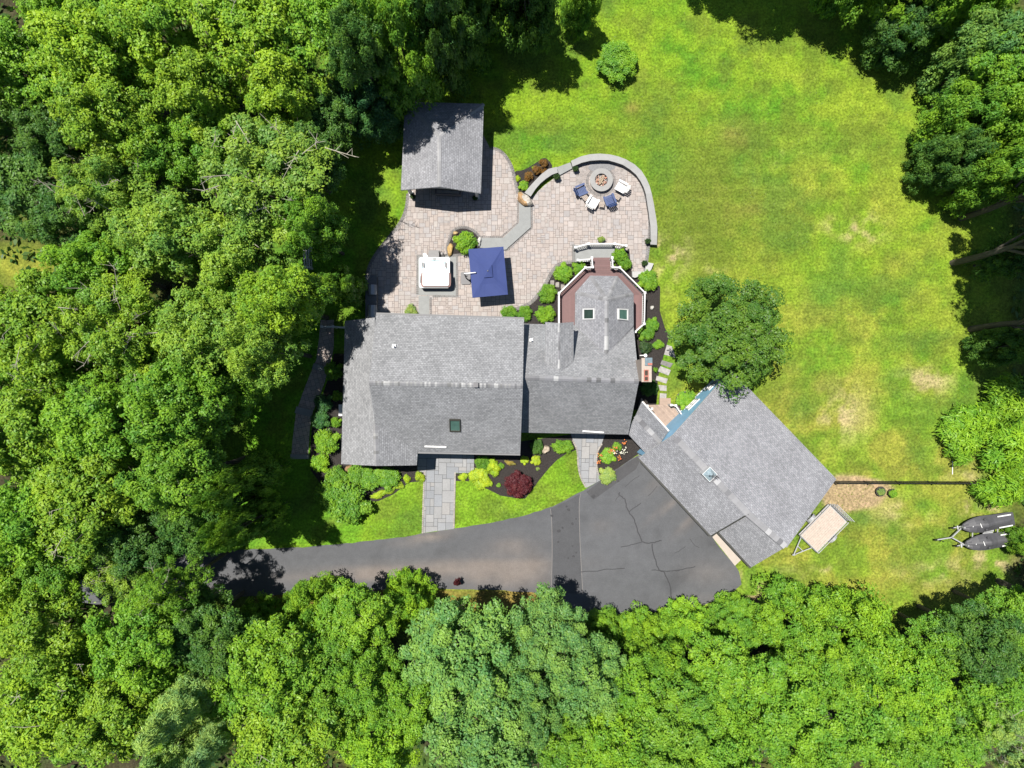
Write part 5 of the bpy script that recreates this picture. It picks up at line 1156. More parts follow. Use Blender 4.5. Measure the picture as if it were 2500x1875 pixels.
# ================================================================== VEGETATION
def quad_mesh(name, V, tint, m, smooth=False):
    """V: (n,4,3) quads"""
    n = len(V); me = bpy.data.meshes.new(name)
    me.vertices.add(n * 4); me.vertices.foreach_set('co', V.reshape(-1).astype(np.float32))
    me.loops.add(n * 4); me.loops.foreach_set('vertex_index', np.arange(n * 4, dtype=np.int32))
    me.polygons.add(n); me.polygons.foreach_set('loop_start', np.arange(0, n * 4, 4, dtype=np.int32)); me.polygons.foreach_set('loop_total', np.full(n, 4, np.int32))
    at = me.attributes.new('tint', 'FLOAT', 'FACE'); at.data.foreach_set('value', tint.astype(np.float32))
    me.materials.append(m); me.update(calc_edges=True); return me
def leaves(rs, C, Nn, size, aspect=.62, fold=.25, jit=.55, D=None):
    """C centres (n,3), Nn preferred normals (n,3)"""
    n = len(C); nr = Nn + rs.normal(0, jit, (n, 3)); nr /= np.linalg.norm(nr, axis=1)[:, None]
    a = rs.normal(0, 1, (n, 3)); a = np.cross(nr, a)
    if D is not None: a = D + a * .25; a -= nr * (a * nr).sum(1)[:, None]
    d = a / np.linalg.norm(a, axis=1)[:, None]; s = np.cross(nr, d)
    L = size * rs.uniform(.7, 1.3, n)[:, None]
    up = nr * (L * fold)
    return np.stack([C - d * L / 2, C - s * L * aspect / 2 + up * .5, C + d * L / 2 - up * .3, C + s * L * aspect / 2 + up * .5], 1)
def rand_dir(rs, n, zmin=-.3):
    out = np.empty((0, 3))
    while len(out) < n:
        d = rs.normal(0, 1, (n * 3, 3)); d /= np.linalg.norm(d, axis=1)[:, None]; out = np.vstack([out, d[d[:, 2] > zmin]])
    return out[:n]
def crown_mesh(name, seed, RX=4.5, HC=8.5, z0=5.5, nl=42, nc=34, nlv=13, size=.24, lr=(.22, .36), cr=.42, m='foliage', shape='dome', zmin=-.35, inner=.55, upb=.8, ragged=0.15, aspect=.62):
    rs = np.random.RandomState(seed); d = rand_dir(rs, nl, zmin)
    if shape == 'dome':
        rf = rs.uniform(inner, .80, nl); c = np.stack([d[:, 0] * RX * rf, d[:, 1] * RX * rf, z0 + HC * .38 + d[:, 2] * HC * .62 * rf * .95], 1); r = RX * rs.uniform(lr[0], lr[1], nl) * (1 - ragged * .4)
        k = rs.rand(nl) < .25; r[k] *= 1 + ragged; 
    elif shape == 'cone':
        t = rs.rand(nl) ** .8; a = rs.rand(nl) * 6.283; w = RX * (1 - t) * rs.uniform(.45, .95, nl) + .15
        c = np.stack([np.cos(a) * w, np.sin(a) * w, z0 + HC * t], 1); r = RX * (.30 - .2 * t)
    elif shape == 'mound':
        rf = rs.uniform(.35, .78, nl); c = np.stack([d[:, 0] * RX * rf, d[:, 1] * RX * rf, z0 + HC * .30 + np.abs(d[:, 2]) * HC * .45 * rf], 1); r = RX * rs.uniform(lr[0], lr[1], nl)
    C = []; NN = []; T = []; DD = []; ltint = rs.normal(0, .20, nl)
    for i in range(nl):
        dd = rand_dir(rs, nc, -.35); q = c[i] + dd * r[i] * rs.uniform(.55, 1.22, nc)[:, None] * np.array([1, 1, .8])
        ct = rs.normal(.5, .16, nc) + ltint[i]
        # each clump is a rosette: leaves radiate from a twig tip and droop outwards
        ax_ = dd * .75 + np.array([0, 0, .75]) + rs.normal(0, .25, (nc, 3)); ax_ /= np.linalg.norm(ax_, axis=1)[:, None]
        e1 = np.cross(ax_, rs.normal(0, 1, (nc, 3))); e1 /= np.linalg.norm(e1, axis=1)[:, None]; e2 = np.cross(ax_, e1)
        th = rs.uniform(0, 6.283, (nc, nlv)); rad = size * rs.uniform(.35, 1.25, (nc, nlv))
        off = (np.cos(th)[..., None] * e1[:, None, :] + np.sin(th)[..., None] * e2[:, None, :])
        P = q[:, None, :] + off * rad[..., None] - ax_[:, None, :] * (rad ** 2 / size * .35)[..., None] + rs.normal(0, size * .18, (nc, nlv, 3))
        nn = ax_[:, None, :] + off * .45 + np.array([0, 0, upb * .3]); DD.append(off.reshape(-1, 3))
        C.append(P.reshape(-1, 3)); NN.append(nn.reshape(-1, 3)); T.append((ct[:, None] + rs.normal(0, .18, (nc, nlv))).reshape(-1))
    C = np.concatenate(C); NN = np.concatenate(NN); T = np.clip(np.concatenate(T), 0, 1)
    k = C[:, 2] > .02; DD = np.concatenate(DD); C, NN, T, DD = C[k], NN[k], T[k], DD[k]
    return quad_mesh(name, leaves(rs, C, NN, size, aspect, jit=.28, D=DD), T, M[m]), c, r
def trunk_mesh(name, seed, c, z0, r0=.26, nb=14, twigs=0, top=None, rr=None, tw=1.0):
    rg = random.Random(seed); mb = MB(); z_t = top or z0 + 5
    pts = [Vector((rg.uniform(-.15, .15) * k, rg.uniform(-.15, .15) * k, z_t * k / 5)) for k in range(6)]
    pts = [Vector((p.x * tw, p.y * tw, p.z)) for p in pts]
    for k in range(5): mb.tube(pts[k], pts[k + 1], r0 * (1 - k * .16), r0 * (1 - (k + 1) * .16), 8, caps=False)
    idx = list(range(len(c))); rg.shuffle(idx)
    for i in idx[:nb]:
        e = Vector(c[i]); k = rg.uniform(1.6, 4.4); s = pts[int(k)].lerp(pts[min(int(k) + 1, 5)], k % 1)
        if s.z > e.z: s = pts[1].lerp(pts[2], rg.random())
        mid = s.lerp(e, .5) + Vector((0, 0, .35 * tw)); mb.tube(s, mid, r0 * .42, r0 * .28, 6, caps=False); mb.tube(mid, e, r0 * .28, r0 * .1, 6, caps=False)
        for _ in range(3): mb.tube(e, e + Vector((rg.uniform(-1, 1), rg.uniform(-1, 1), rg.uniform(.1, 1))) * tw, r0 * .1, .012, 4, caps=False)
    for _ in range(twigs):
        i = rg.choice(idx); e = Vector(c[i]); rad = rr[i]; 
        if e.z < z_t * .75: continue
        s = e + Vector((rg.uniform(-.4, .4), rg.uniform(-.4, .4), rad * .5)); dirn = Vector((rg.uniform(-1, 1), rg.uniform(-1, 1), rg.uniform(.15, .5))).normalized()
        t_ = s + dirn * rg.uniform(1.0, 2.0); t_.z = max(t_.z, e.z + rad * .95); mb.tube(s, t_, .028, .012, 5, 1, caps=False)
        for _ in range(5):
            f = s.lerp(t_, rg.uniform(.2, .95)); mb.tube(f, f + (dirn * .5 + Vector((rg.uniform(-1, 1), rg.uniform(-1, 1), rg.uniform(0, .5)))) * rg.uniform(.3, .7), .02, .008, 4, 1, caps=False)
    o = mb.build(name, [M['bark'], M['twig']]); me = o.data; bpy.data.objects.remove(o); return me
ARCH = {}
def arch(key, seed, twigs=0, r0=.26, top=11, nb=14, **kw):
    cm, c, r = crown_mesh('crown_' + key, seed, **kw); ARCH[key] = (cm, trunk_mesh('trunk_' + key, seed, c, kw.get('z0', 5.5), r0, nb, twigs, top, r, min(1.0, kw.get('RX', 4.5) / 4.5) ** 1.3), kw.get('RX', 4.5), kw.get('z0', 5.5) + kw.get('HC', 8.5))
# woodland crowns, 14 m tall and 4.5 m in radius before scaling
arch('a', 1, nl=84, lr=(.11, .22), nc=46, nlv=8, size=.215, aspect=.55, inner=.35, ragged=.4); arch('b', 2, nl=78, lr=(.11, .23), ragged=.6, nc=48, nlv=8, size=.225, aspect=.52, inner=.3); arch('c', 3, nl=110, lr=(.08, .17), size=.18, nc=38, nlv=8, aspect=.5, twigs=22, inner=.3)
arch('d', 4, nl=84, lr=(.11, .20), size=.19, nc=54, nlv=8, aspect=.6, inner=.4); arch('e', 5, nl=80, lr=(.09, .15), size=.18, nc=34, nlv=7, inner=.3, ragged=.4, aspect=.5, twigs=16); arch('f', 6, nl=80, lr=(.12, .24), size=.22, nc=52, nlv=8, aspect=.5, twigs=12, inner=.3, ragged=.6)
arch('low', 7, nl=120, RX=4.5, HC=7.8, z0=.2, top=5, lr=(.11, .21), nc=50, nlv=8, size=.20, aspect=.55, zmin=-.75, inner=.4, ragged=.5, nb=4)
arch('pine', 8, shape='cone', RX=3.2, HC=13, z0=1.5, nl=120, nc=30, nlv=10, size=.30, aspect=.2, upb=.3, top=14, nb=6)
# shrubs: 1 m in radius before scaling
arch('shrub', 11, shape='mound', RX=1.0, HC=1.7, z0=0, nl=26, nc=26, nlv=8, size=.13, lr=(.22, .36), r0=.04, top=.6, nb=5, aspect=.5)
arch('dense', 12, shape='mound', RX=1.0, HC=1.5, z0=0, nl=34, nc=36, nlv=7, size=.085, lr=(.22, .32), r0=.04, top=.6, nb=5, aspect=.6)
arch('open', 13, shape='mound', RX=1.0, HC=1.9, z0=0, nl=26, nc=18, nlv=6, size=.14, lr=(.14, .28), r0=.04, top=.8, nb=8, aspect=.4)
arch('sumac', 14, shape='mound', RX=1.0, HC=1.6, z0=0, nl=24, nc=20, nlv=11, size=.20, aspect=.24, lr=(.18, .34), r0=.03, top=.4, nb=4)
arch('yard', 15, RX=4.6, HC=7.5, z0=2.0, nl=120, lr=(.08, .17), size=.155, nc=44, nlv=8, top=6, zmin=-.25, inner=.3, r0=.2, nb=5, aspect=.55, ragged=.45)
arch('round', 16, shape='mound', RX=1.7, HC=3.2, z0=0, nl=90, nc=34, nlv=8, size=.12, lr=(.13, .22), r0=.06, top=1.2, nb=5, aspect=.5)
COL = dict(yg=(.205, .345, .032), mg=(.155, .310, .032), dg=(.085, .185, .036), bg=(.160, .305, .072), ol=(.185, .310, .046), br=(.190, .355, .030), pale=(.250, .390, .110), teal=(.055, .150, .048),
           lime=(.34, .45, .030), red=(.095, .022, .027), orange=(.20, .11, .03), dark=(.05, .095, .030), var=(.22, .31, .08), gold=(.34, .28, .07), yard=(.100, .200, .026))
tr_rng = random.Random(77)
def plant(kind, key, px, py, rpx, hgt, colr, label, cat, group=None, mid=None, base=0.0, sq=1.0, fol='foliage', trunk='trunk', crown='crown', rz=None):
    cm, tm, RX, HT = ARCH[key]; mh = hgt * (mid if mid is not None else .62)
    p = W(px, py, mh + base); r = rpx * (H - mh) / F; sc = r / RX * (1.10 if RX > 2 else 1.04); sz = hgt / HT
    root = empty(kind, (p.x, p.y, base), label, cat, group); root.rotation_euler[2] = tr_rng.uniform(0, 6.28) if rz is None else rz
    me = cm
    o = bpy.data.objects.new(crown, me); col.objects.link(o); o.parent = root; o.scale = (sc, sc * sq, sz)
    k = tr_rng.uniform(.92, 1.08); cc = COL[colr]; o.color = (cc[0] * k, cc[1] * k, cc[2], 1)
    if fol != 'foliage': o.material_slots[0].link = 'OBJECT'; o.material_slots[0].material = M[fol]
    t = bpy.data.objects.new(trunk, tm); col.objects.link(t); t.parent = root; t.scale = (sc, sc * sq, sz); return root
WG = 'woodland trees around the property'
T = [
# --- north west wood
(660, 455, 175, 15, 'c', 'ol', 'big rounded olive green tree with fine twiggy crown, left of the pavilion'),
(270, 470, 112, 14, 'c', 'ol', 'fine leaved olive green tree left of the big rounded twiggy one'),
(85, 455, 130, 11, 'b', 'dg', 'dark blue green tree at the left edge, just above the sunny gap in the wood'),
(50, 170, 130, 14, 'a', 'mg', 'mid green tree near the top left corner, against the left edge'),
(175, 30, 110, 13, 'd', 'mg', 'mid green tree touching the top edge, second from the top left corner'),
(235, 150, 145, 15, 'b', 'yg', 'yellow green tree with loose leafy arms in the upper left of the wood'),
(400, 85, 140, 15, 'a', 'yg', 'yellow green tree by the top edge with pale bare twigs showing near its top'),
(620, 105, 150, 15, 'f', 'yg', 'broad yellow green tree by the top edge above the twiggy olive tree'),
(820, 80, 128, 14, 'b', 'mg', 'mid green tree by the top edge, left of the darkest trees'),
(962, 92, 112, 17, 'low', 'mg', 'green tree by the top edge, up and left of the pavilion'),
(895, 232, 98, 8.5, 'low', 'teal', 'dark bluish green shaded tree touching the pavilion roof on its left'),
(290, 300, 125, 14.5, 'a', 'yg', 'yellow green tree in the middle of the upper left wood, under the loose armed one'),
(485, 235, 120, 14, 'b', 'yg', 'yellow green tree directly above the twiggy olive tree'),
(690, 240, 110, 13, 'b', 'yg', 'bright yellow tipped tree between the broad top tree and the shaded bluish ones'),
(800, 290, 80, 9, 'd', 'dg', 'low dark green tree between the twiggy olive tree and the pavilion'),
(1120, -5, 92, 14, 'low', 'dg', 'dark tree at the top edge above the pavilion, left of the back lawn'),
(420, 580, 132, 14.5, 'a', 'ol', 'olive green tree below left of the big twiggy one'),
(590, 640, 120, 14, 'b', 'ol', 'olive green tree directly below the big twiggy one'),
(760, 560, 85, 14, 'd', 'mg', 'mid green tree on the wood edge beside the white slatted panel'),
(700, 740, 108, 16, 'a', 'yg', 'yellow green tree leaning to the house, up and left of the side gate'),
(822, 690, 52, 9.5, 'low', 'mg', 'low green tree in shadow between the wood and the outdoor kitchen'),
(250, 660, 105, 13.5, 'd', 'mg', 'mid green tree right of the sunny gap at the left edge'),
(115, 800, 145, 15, 'f', 'yg', 'broad yellow green tree at the left edge below the sunny gap'),
(310, 800, 145, 15, 'c', 'yg', 'yellow green twiggy tree in the middle of the left wood, level with the house'),
(510, 820, 125, 14.5, 'a', 'ol', 'olive tree with yellowish tips, left of the tree by the side gate'),
(650, 855, 100, 16, 'b', 'ol', 'olive green tree overhanging the lawn by the side path, below the leaning one'),
(85, 1060, 145, 15, 'a', 'yg', 'yellow green tree against the left edge, level with the front of the house'),
(265, 1040, 140, 15, 'b', 'mg', 'large leafy green tree in the left wood, level with the front of the house'),
(450, 1000, 132, 17, 'a', 'mg', 'mid green tree next to the shaded lawn west of the house'),
(450, 1160, 132, 17, 'd', 'mg', 'mid green tree at the edge of the shaded lawn, just below another like it'),
(235, 1210, 145, 15, 'f', 'yg', 'broad yellow green tree above the dark hollow near the drive'),
(505, 1262, 92, 14, 'd', 'dg', 'dark green low tree where the drive runs under the leaves'),
(85, 1270, 130, 14.5, 'a', 'mg', 'mid green tree on the left edge just above the hidden drive'),
(60, 1440, 105, 13, 'b', 'yg', 'yellow green tree on the left edge over the hidden drive'),
(300, 1400, 95, 10, 'e', 'ol', 'thin twiggy tree with grey drive showing through it'),
(425, 1425, 88, 14, 'e', 'mg', 'thin leafed green tree beside the dark end of the drive'),
(140, 1540, 130, 14, 'a', 'yg', 'yellow green tree just south of the hidden drive at the left'),
(345, 1560, 125, 14, 'd', 'mg', 'mid green tree south of the hidden drive, second from the left edge'),
(110, 1720, 145, 15, 'f', 'yg', 'broad yellow green tree near the bottom left corner'),
(310, 1730, 135, 14.5, 'a', 'yg', 'yellow green tree at the bottom, left of the pale pines'),
(500, 1520, 105, 11, 'd', 'dg', 'darker green tree in the dip above the pale pines'),
(545, 1190, 66, 18, 'low', 'mg', 'tall narrow tree nearest the shaded lawn, west of the front bushes'),
(560, 1300, 58, 18, 'low', 'mg', 'tall slender tree on the wood edge beside the dark end of the drive'),
# --- south wood
(680, 1620, 125, 13.5, 'a', 'br', 'bright green tree right of the pale pines, north of a yellower one'),
(715, 1795, 145, 14.5, 'f', 'yg', 'broad yellow green tree at the bottom edge right of the pale pines'),
(745, 1510, 85, 9, 'low', 'br', 'bright leafy low tree by the drive where the tree shadow ends'),
(620, 1530, 62, 6, 'low', 'mg', 'small green tree at the drive edge beside the darkest shade'),
(870, 1512, 105, 10.5, 'd', 'br', 'bright fine leafed tree on the south side of the drive, below the front walk'),
(985, 1478, 72, 7, 'low', 'br', 'small bright tree at the south edge of the drive, left of the bluish group'),
(905, 1670, 95, 12, 'd', 'mg', 'mid green tree left of the large bluish green crown'),
(930, 1815, 100, 12.5, 'b', 'br', 'bright green tree on the bottom edge left of the bluish crowns'),
(1115, 1590, 150, 13.5, 'd', 'bg', 'large bluish green tree with tight rounded clumps south of the drive'),
(1190, 1775, 150, 14, 'd', 'bg', 'large bluish green tree at the bottom edge, below the other large one'),
(1330, 1540, 108, 11.5, 'd', 'bg', 'bluish green tree whose shadow falls on the drive'),
(1300, 1720, 80, 13, 'd', 'bg', 'smaller bluish green tree squeezed between the two large ones and its right neighbours'),
(1440, 1660, 108, 12.5, 'd', 'bg', 'bluish green tree below the parking area, rightmost of its colour'),
(1490, 1810, 110, 13, 'a', 'br', 'bright green tree at the bottom edge below the parking area'),
(1620, 1760, 125, 13, 'b', 'mg', 'mid green tree at the bottom edge below the garage'),
(1610, 1620, 85, 9.5, 'low', 'br', 'bright green tree halfway between the garage end and the bottom edge'),
(1480, 1545, 52, 4.5, 'low', 'mg', 'low dark bushy tree at the tip of the parking area shadow'),
(1565, 1550, 62, 4.5, 'low', 'br', 'low bushy tree on the edge of the parking area'),
(1680, 1545, 72, 5, 'low', 'br', 'low bright bushy tree at the corner of the parking area'),
(1770, 1640, 105, 10, 'a', 'br', 'bright tree south of the dry grass, left of the very large lush one'),
(1810, 1530, 72, 5.5, 'low', 'mg', 'low green tree on the edge of the dry grass south of the garage'),
(1960, 1540, 115, 9, 'low', 'br', 'lush bright green tree bulging into the dry grass, left one of the pair'),
(2110, 1570, 125, 10, 'low', 'br', 'lush bright green tree bulging into the dry grass, right one of the pair'),
(1900, 1710, 125, 12.5, 'b', 'mg', 'mid green tree below the pair of lush bulging ones, left'),
(2060, 1750, 120, 12.5, 'd', 'mg', 'mid green tree at the bottom edge below the lush pair, middle'),
(2215, 1670, 105, 11, 'a', 'br', 'yellowish bright tree right of the lush pair'),
(1760, 1820, 110, 13, 'a', 'mg', 'green tree at the bottom edge, below the bright one south of the garage'),
(2300, 1790, 95, 9, 'd', 'mg', 'mid green tree near the bottom edge beside the pale soft tree'),
(2300, 1560, 85, 9, 'a', 'mg', 'mid green tree at the south end of the dry grass, below the trailer shadow'),
(2430, 1640, 100, 9.5, 'd', 'mg', 'mid green tree at the right edge in the shade, above the pale soft trees'),
(2450, 1500, 85, 9, 'a', 'mg', 'mid green tree at the right edge below the jet skis'),
# --- east side
(2532, 1332, 42, 5, 'low', 'mg', 'low green tree over the sterns of the jet skis'),
(2425, 245, 104, 11.5, 'low', 'mg', 'mid green tree on the east edge of the back lawn, north of two others'),
(2470, 90, 112, 12.5, 'low', 'bg', 'pale topped green tree in the top right corner'),
(2355, 370, 76, 9, 'low', 'dg', 'dark green tree leaning farthest over the east side of the back lawn'),
(2470, 410, 84, 10.5, 'low', 'mg', 'bright topped tree at the right edge, right of the dark leaning one'),
(2235, 45, 90, 8, 'low', 'dg', 'dark drooping tree at the top edge near the right corner'),
(2490, 620, 56, 8, 'low', 'dg', 'dark tree at the right edge in the middle of the long lawn shadow'),
(2482, 845, 54, 8, 'low', 'dg', 'dark tree at the right edge above the bright sumacs'),
(1065, 38, 84, 18, 'low', 'dg', 'dark green tree just above the pavilion roof, shading its north end'),
(878, 128, 84, 17, 'd', 'dg', 'dark green tree up and left of the pavilion, behind the low bluish one'),
(1290, -55, 88, 15, 'low', 'dg', 'dark tree at the top edge over the north west corner of the back lawn'),
(1425, -25, 55, 9, 'low', 'mg', 'green branch tips at the top edge above the round bush'),
]
for px, py, r, h, key, c, lb in T: plant('broadleaf_tree', key, px, py, r, h, c, lb, 'tree', WG)
# the trees just outside the frame that throw the long shadows on the lawn
OUT = [(1790, -300, 125, 15, 'a', 'green tree outside the top edge casting the westmost part of the lawn shadow'), (1930, -265, 130, 16, 'b', 'green tree outside the top edge, second along the lawn shadow from the west'), (2070, -250, 130, 16, 'a', 'green tree outside the top edge, third along the lawn shadow from the west'),
 (2200, -170, 120, 15, 'low', 'green tree outside the top edge, fourth along the lawn shadow from the west'), (2330, -90, 115, 14, 'low', 'green tree outside the top edge above the top right crowns'), (2665, 415, 158, 20, 'a', 'green tree outside the right edge, level with the fire pit'), (2680, 545, 172, 22, 'a', 'green tree outside the right edge, level with the deck'),
 (2695, 765, 158, 20, 'a', 'green tree outside the right edge, level with the house ridge'), (1200, -150, 150, 15, 'low', 'green tree outside the top edge, north east of the pavilion'), (1030, -130, 140, 14, 'low', 'green tree outside the top edge, due north of the pavilion'), (2640, 1500, 130, 13, 'a', 'green tree outside the right edge, south east of the jet skis'),
 (2620, 290, 120, 15, 'low', 'green tree outside the right edge, level with the top of the pavilion'), (2425, -60, 105, 12, 'low', 'green tree outside the top edge, nearest the top right corner'), (-120, 1350, 130, 14, 'a', 'green tree outside the left edge over the hidden drive'), (-110, 1100, 130, 14, 'b', 'green tree outside the left edge, level with the front of the house')]
for px, py, r, h, key, lb in OUT: plant('broadleaf_tree', key, px, py, r, h, 'mg', lb, 'tree', 'trees just outside the frame')
GAP = [(20, 330, 'dg', 'lower dark tree on the left edge just above the dark blue green one'), (165, 545, 'dg', 'lower dark tree just above and right of the sunny gap'), (140, 325, 'dg', 'lower green tree in the gap above the dark tree of the left edge'), (430, 375, 'mg', 'lower green tree in the gap left of the big twiggy olive crown'), (175, 920, 'mg', 'lower green tree between two broad yellow green ones near the left edge'), (385, 910, 'mg', 'lower green tree between the olive and the large leafy ones in the left wood'), (565, 930, 'mg', 'lower green tree on the wood edge above the shaded lawn'),
 (600, 750, 'mg', 'lower green tree behind the one that leans to the house'), (350, 1310, 'dg', 'lower dark tree in the hollow just north of the hidden drive'), (150, 1370, 'mg', 'lower green tree over the north side of the hidden drive'), (215, 1640, 'mg', 'lower green tree between the four yellow green ones near the bottom left'), (430, 1630, 'mg', 'lower green tree just above the upper pale pine'), (600, 1690, 'mg', 'lower green tree just right of the upper pale pine'), (560, 1590, 'dg', 'lower dark tree between the dip and the bright tree beside it'),
 (800, 1620, 'mg', 'lower green tree in the gap south of the fine leafed bright one'), (820, 1720, 'mg', 'lower green tree in the gap between two trees near the bottom edge, left of centre'), (1010, 1720, 'mg', 'lower green tree filling the gap left of the lower bluish crown'), (1230, 1650, 'bg', 'lower bluish tree between the large bluish crowns'), (1390, 1790, 'mg', 'lower green tree at the bottom edge right of the bluish group'), (1545, 1690, 'mg', 'lower green tree between the bottom edge trees below the parking area'), (1700, 1720, 'mg', 'lower green tree filling the gap below the garage'), (1640, 1850, 'mg', 'green tree cut by the bottom edge below the garage'),
 (1990, 1650, 'br', 'lower bright tree behind the lush pair, in their middle'), (2140, 1680, 'br', 'lower bright tree behind the right lush one'), (2170, 1800, 'mg', 'lower green tree at the bottom edge right of the middle'), (1960, 1830, 'mg', 'green tree cut by the bottom edge below the lush pair'), (2370, 1700, 'mg', 'lower green tree left of the upper pale soft one'), (2390, 1560, 'dg', 'lower dark tree in the shade south of the jet skis'), (2450, 180, 'mg', 'lower green tree between the top right crowns'), (530, 320, 'mg', 'lower green tree peeping out above the big twiggy olive crown'), (560, 10, 'mg', 'green tree cut by the top edge, left of the broad yellow green one'), (740, 400, 'dg', 'lower dark tree on the wood edge west of the pavilion'), (30, 950, 'mg', 'lower green tree on the left edge between two yellow green ones')]
for px, py, c, lb in GAP: plant('broadleaf_tree', 'd', px, py, 98, 11.5, c, lb, 'tree', WG)
for px, py, r, h, lb in ((470, 1700, 66, 12, 'pale blue green pine with drooping tips, upper one of the three by the bottom edge'), (545, 1790, 55, 11, 'pale blue green pine, right one of the three by the bottom edge'), (420, 1835, 58, 11, 'pale blue green pine cut by the bottom edge, leftmost of the three')):
    plant('pine_tree', 'pine', px, py, r * 1.35, h + 4, 'pale', lb, 'pine tree', 'pale pines at the bottom', mid=.6)
for px, py, r, h, lb in ((2405, 1740, 72, 13, 'soft pale green tree near the bottom right corner, upper one of two'), (2470, 1835, 82, 13, 'soft pale green tree in the bottom right corner')):
    plant('broadleaf_tree', 'e', px, py, r, h, 'pale', lb, 'tree', WG)
# yard trees
plant('shade_tree', 'yard', 1768, 812, 156, 8.6, 'yard', 'large round dense green tree on the lawn, overhanging the garage roof', 'tree', mid=.42, rz=.4)
plant('round_bush', 'round', 1506, 150, 56, 2.9, 'mg', 'round green bush standing alone on the back lawn near the top', 'bush', mid=.35)
plant('japanese_maple', 'round', *zA(1222, 480), 37, 2.3, 'red', 'burgundy red round maple in the front mulch bed', 'small tree', mid=.45, fol='redleaf')
SG = 'shrubs and perennials in the beds'
def shrub(x, y, r, h, c, lb, key='shrub', name='shrub', cat='shrub', **kw): return plant(name, key, x, y, r, h, c, lb, cat, SG, mid=.4, trunk='stems', crown='leaves', **kw)
shrub(1134, 588, 31, 1.9, 'br', 'big leafy green shrub in the small planting bed beside the navy umbrella')
shrub(*z4(760, 460), 26, 1.4, 'mg', 'round shrub against the deck railing at its north west side, left one of two')
shrub(*z4(960, 400), 20, 1.3, 'mg', 'shrub between the deck rail and the slab landing, right one of two')
shrub(*z4(530, 745), 24, 1.3, 'mg', 'round green shrub west of the deck, by the stepping stones', 'dense')
shrub(*z4(510, 1020), 24, 1.3, 'br', 'round green shrub west of the deck, against the house roof edge', 'dense')
shrub(*z3(1920, 1330), 20, 1.1, 'mg', 'low green shrub at the house edge south of the umbrella shadow, left one of two', 'dense')
shrub(*z3(2110, 1330), 20, 1.1, 'mg', 'low green shrub at the house edge south of the umbrella shadow, right one of two', 'dense')
shrub(*z4(1525, 235), 21, 1.8, 'mg', 'upright leafy shrub at the east end of the landing railing')
shrub(*z4(1560, 345), 20, 1.5, 'mg', 'leafy shrub beside the red ramp of the deck, east side')
shrub(*z4(1870, 575), 29, 1.5, 'br', 'bright green shrub by the low white wall corner')
shrub(*z4(1960, 1170), 20, 1.2, 'mg', 'green shrub east of the deck, on the lawn side')
shrub(*z4(1850, 1290), 22, 1.3, 'mg', 'green shrub east of the house just below the deck')
shrub(*z4(1860, 1490), 21, 1.1, 'dark', 'dark purplish shrub just north of the chimney', 'open')
shrub(*z4(2035, 1450), 13, .6, 'br', 'bright grassy clump beside the dark purplish shrub', 'sumac', 'grass_clump', 'grass clump')
shrub(*z6(1815, 620), 8, .8, 'mg', 'small green plant beside the chimney', 'open')
shrub(*z6(1740, 835), 22, 1.3, 'dg', 'dark green shrub in the shade just south of the chimney', 'dense')
shrub(*z6(2150, 1000), 23, .9, 'br', 'bright green plants filling the black edged planter', base=.25)
shrub(*z6(2235, 925), 16, .8, 'mg', 'green plants at the tree end of the black edged planter', base=.25)
shrub(*z3(730, 1310), 18, .7, 'var', 'small yellow green plant at the patio edge above the house eave', 'sumac', 'perennial', 'plant')
# bed by the pavilion
for k, (x, y, r, c, lb) in enumerate(((640, 235, 15, 'orange', 'rusty orange barberry at the top of the small bed by the curved wall'), (560, 330, 16, 'orange', 'rusty orange barberry in the middle of the bed by the curved wall'), (450, 400, 16, 'orange', 'rusty orange barberry nearest the patio in the bed by the curved wall'), (655, 350, 11, 'orange', 'rusty orange barberry leaning on the short curved wall'))):
    shrub(*z2(x, y), r, .9, c, lb, 'open', 'barberry', 'shrub', sq=.8)
shrub(*z2(320, 430), 7, .4, 'lime', 'small lime yellow plant at the patio edge of the barberry bed', 'sumac', 'perennial', 'plant')
shrub(*z2(520, 300), 5, .4, 'lime', 'tiny lime yellow plant between the orange barberries', 'sumac', 'perennial', 'plant')
shrub(*z2(385, 515), 14, .7, 'br', 'green leafy clump next to the boulder in the barberry bed')
# front beds
shrub(*zA(1378, 165), 16, 1.2, 'dg', 'dark blue green dwarf conifer by the boulder in the front bed', 'dense', sq=1.35, rz=0)
shrub(*zA(1592, 165), 26, 1.1, 'br', 'bright round green shrub beside the curved side walk', 'dense', sq=.75, rz=0)
shrub(*zA(930, 305), 19, 1.1, 'mg', 'rounded green shrub against the front eave beside the front walk', 'dense')
shrub(*zA(1020, 335), 20, .9, 'lime', 'bright yellow shrub against the front eave', 'sumac', 'golden_shrub')
shrub(*zA(920, 415), 27, .8, 'lime', 'largest bright yellow shrub in the front bed beside the front walk', 'sumac', 'golden_shrub')
shrub(*zA(960, 465), 15, .6, 'lime', 'bright yellow clump on the lawn edge of the front bed', 'sumac', 'golden_shrub')
shrub(*zA(845, 410), 12, .5, 'lime', 'small bright yellow clump left of the largest yellow shrub', 'sumac', 'golden_shrub')
shrub(*zA(770, 415), 11, .4, 'lime', 'bright yellow clump closest to the front walk', 'sumac', 'golden_shrub')
shrub(*zA(1080, 330), 9, .5, 'mg', 'small green plant right of the yellow shrubs at the eave')
shrub(*zA(1272, 283), 12, .5, 'lime', 'yellow hosta in the shade edge left of the taller yellow one', 'shrub', 'hosta', 'plant')
shrub(*zA(1362, 280), 14, .6, 'lime', 'yellow leafy hosta under the dark dwarf conifer', 'shrub', 'hosta', 'plant')
shrub(*zA(1155, 300), 13, .5, 'gold', 'tan grassy clump at the front eave', 'sumac', 'grass_clump', 'grass clump', sq=.5, rz=-.3)
shrub(*zA(1065, 485), 7, .3, 'mg', 'small dark green plant left of the red maple', 'open', 'perennial', 'plant')
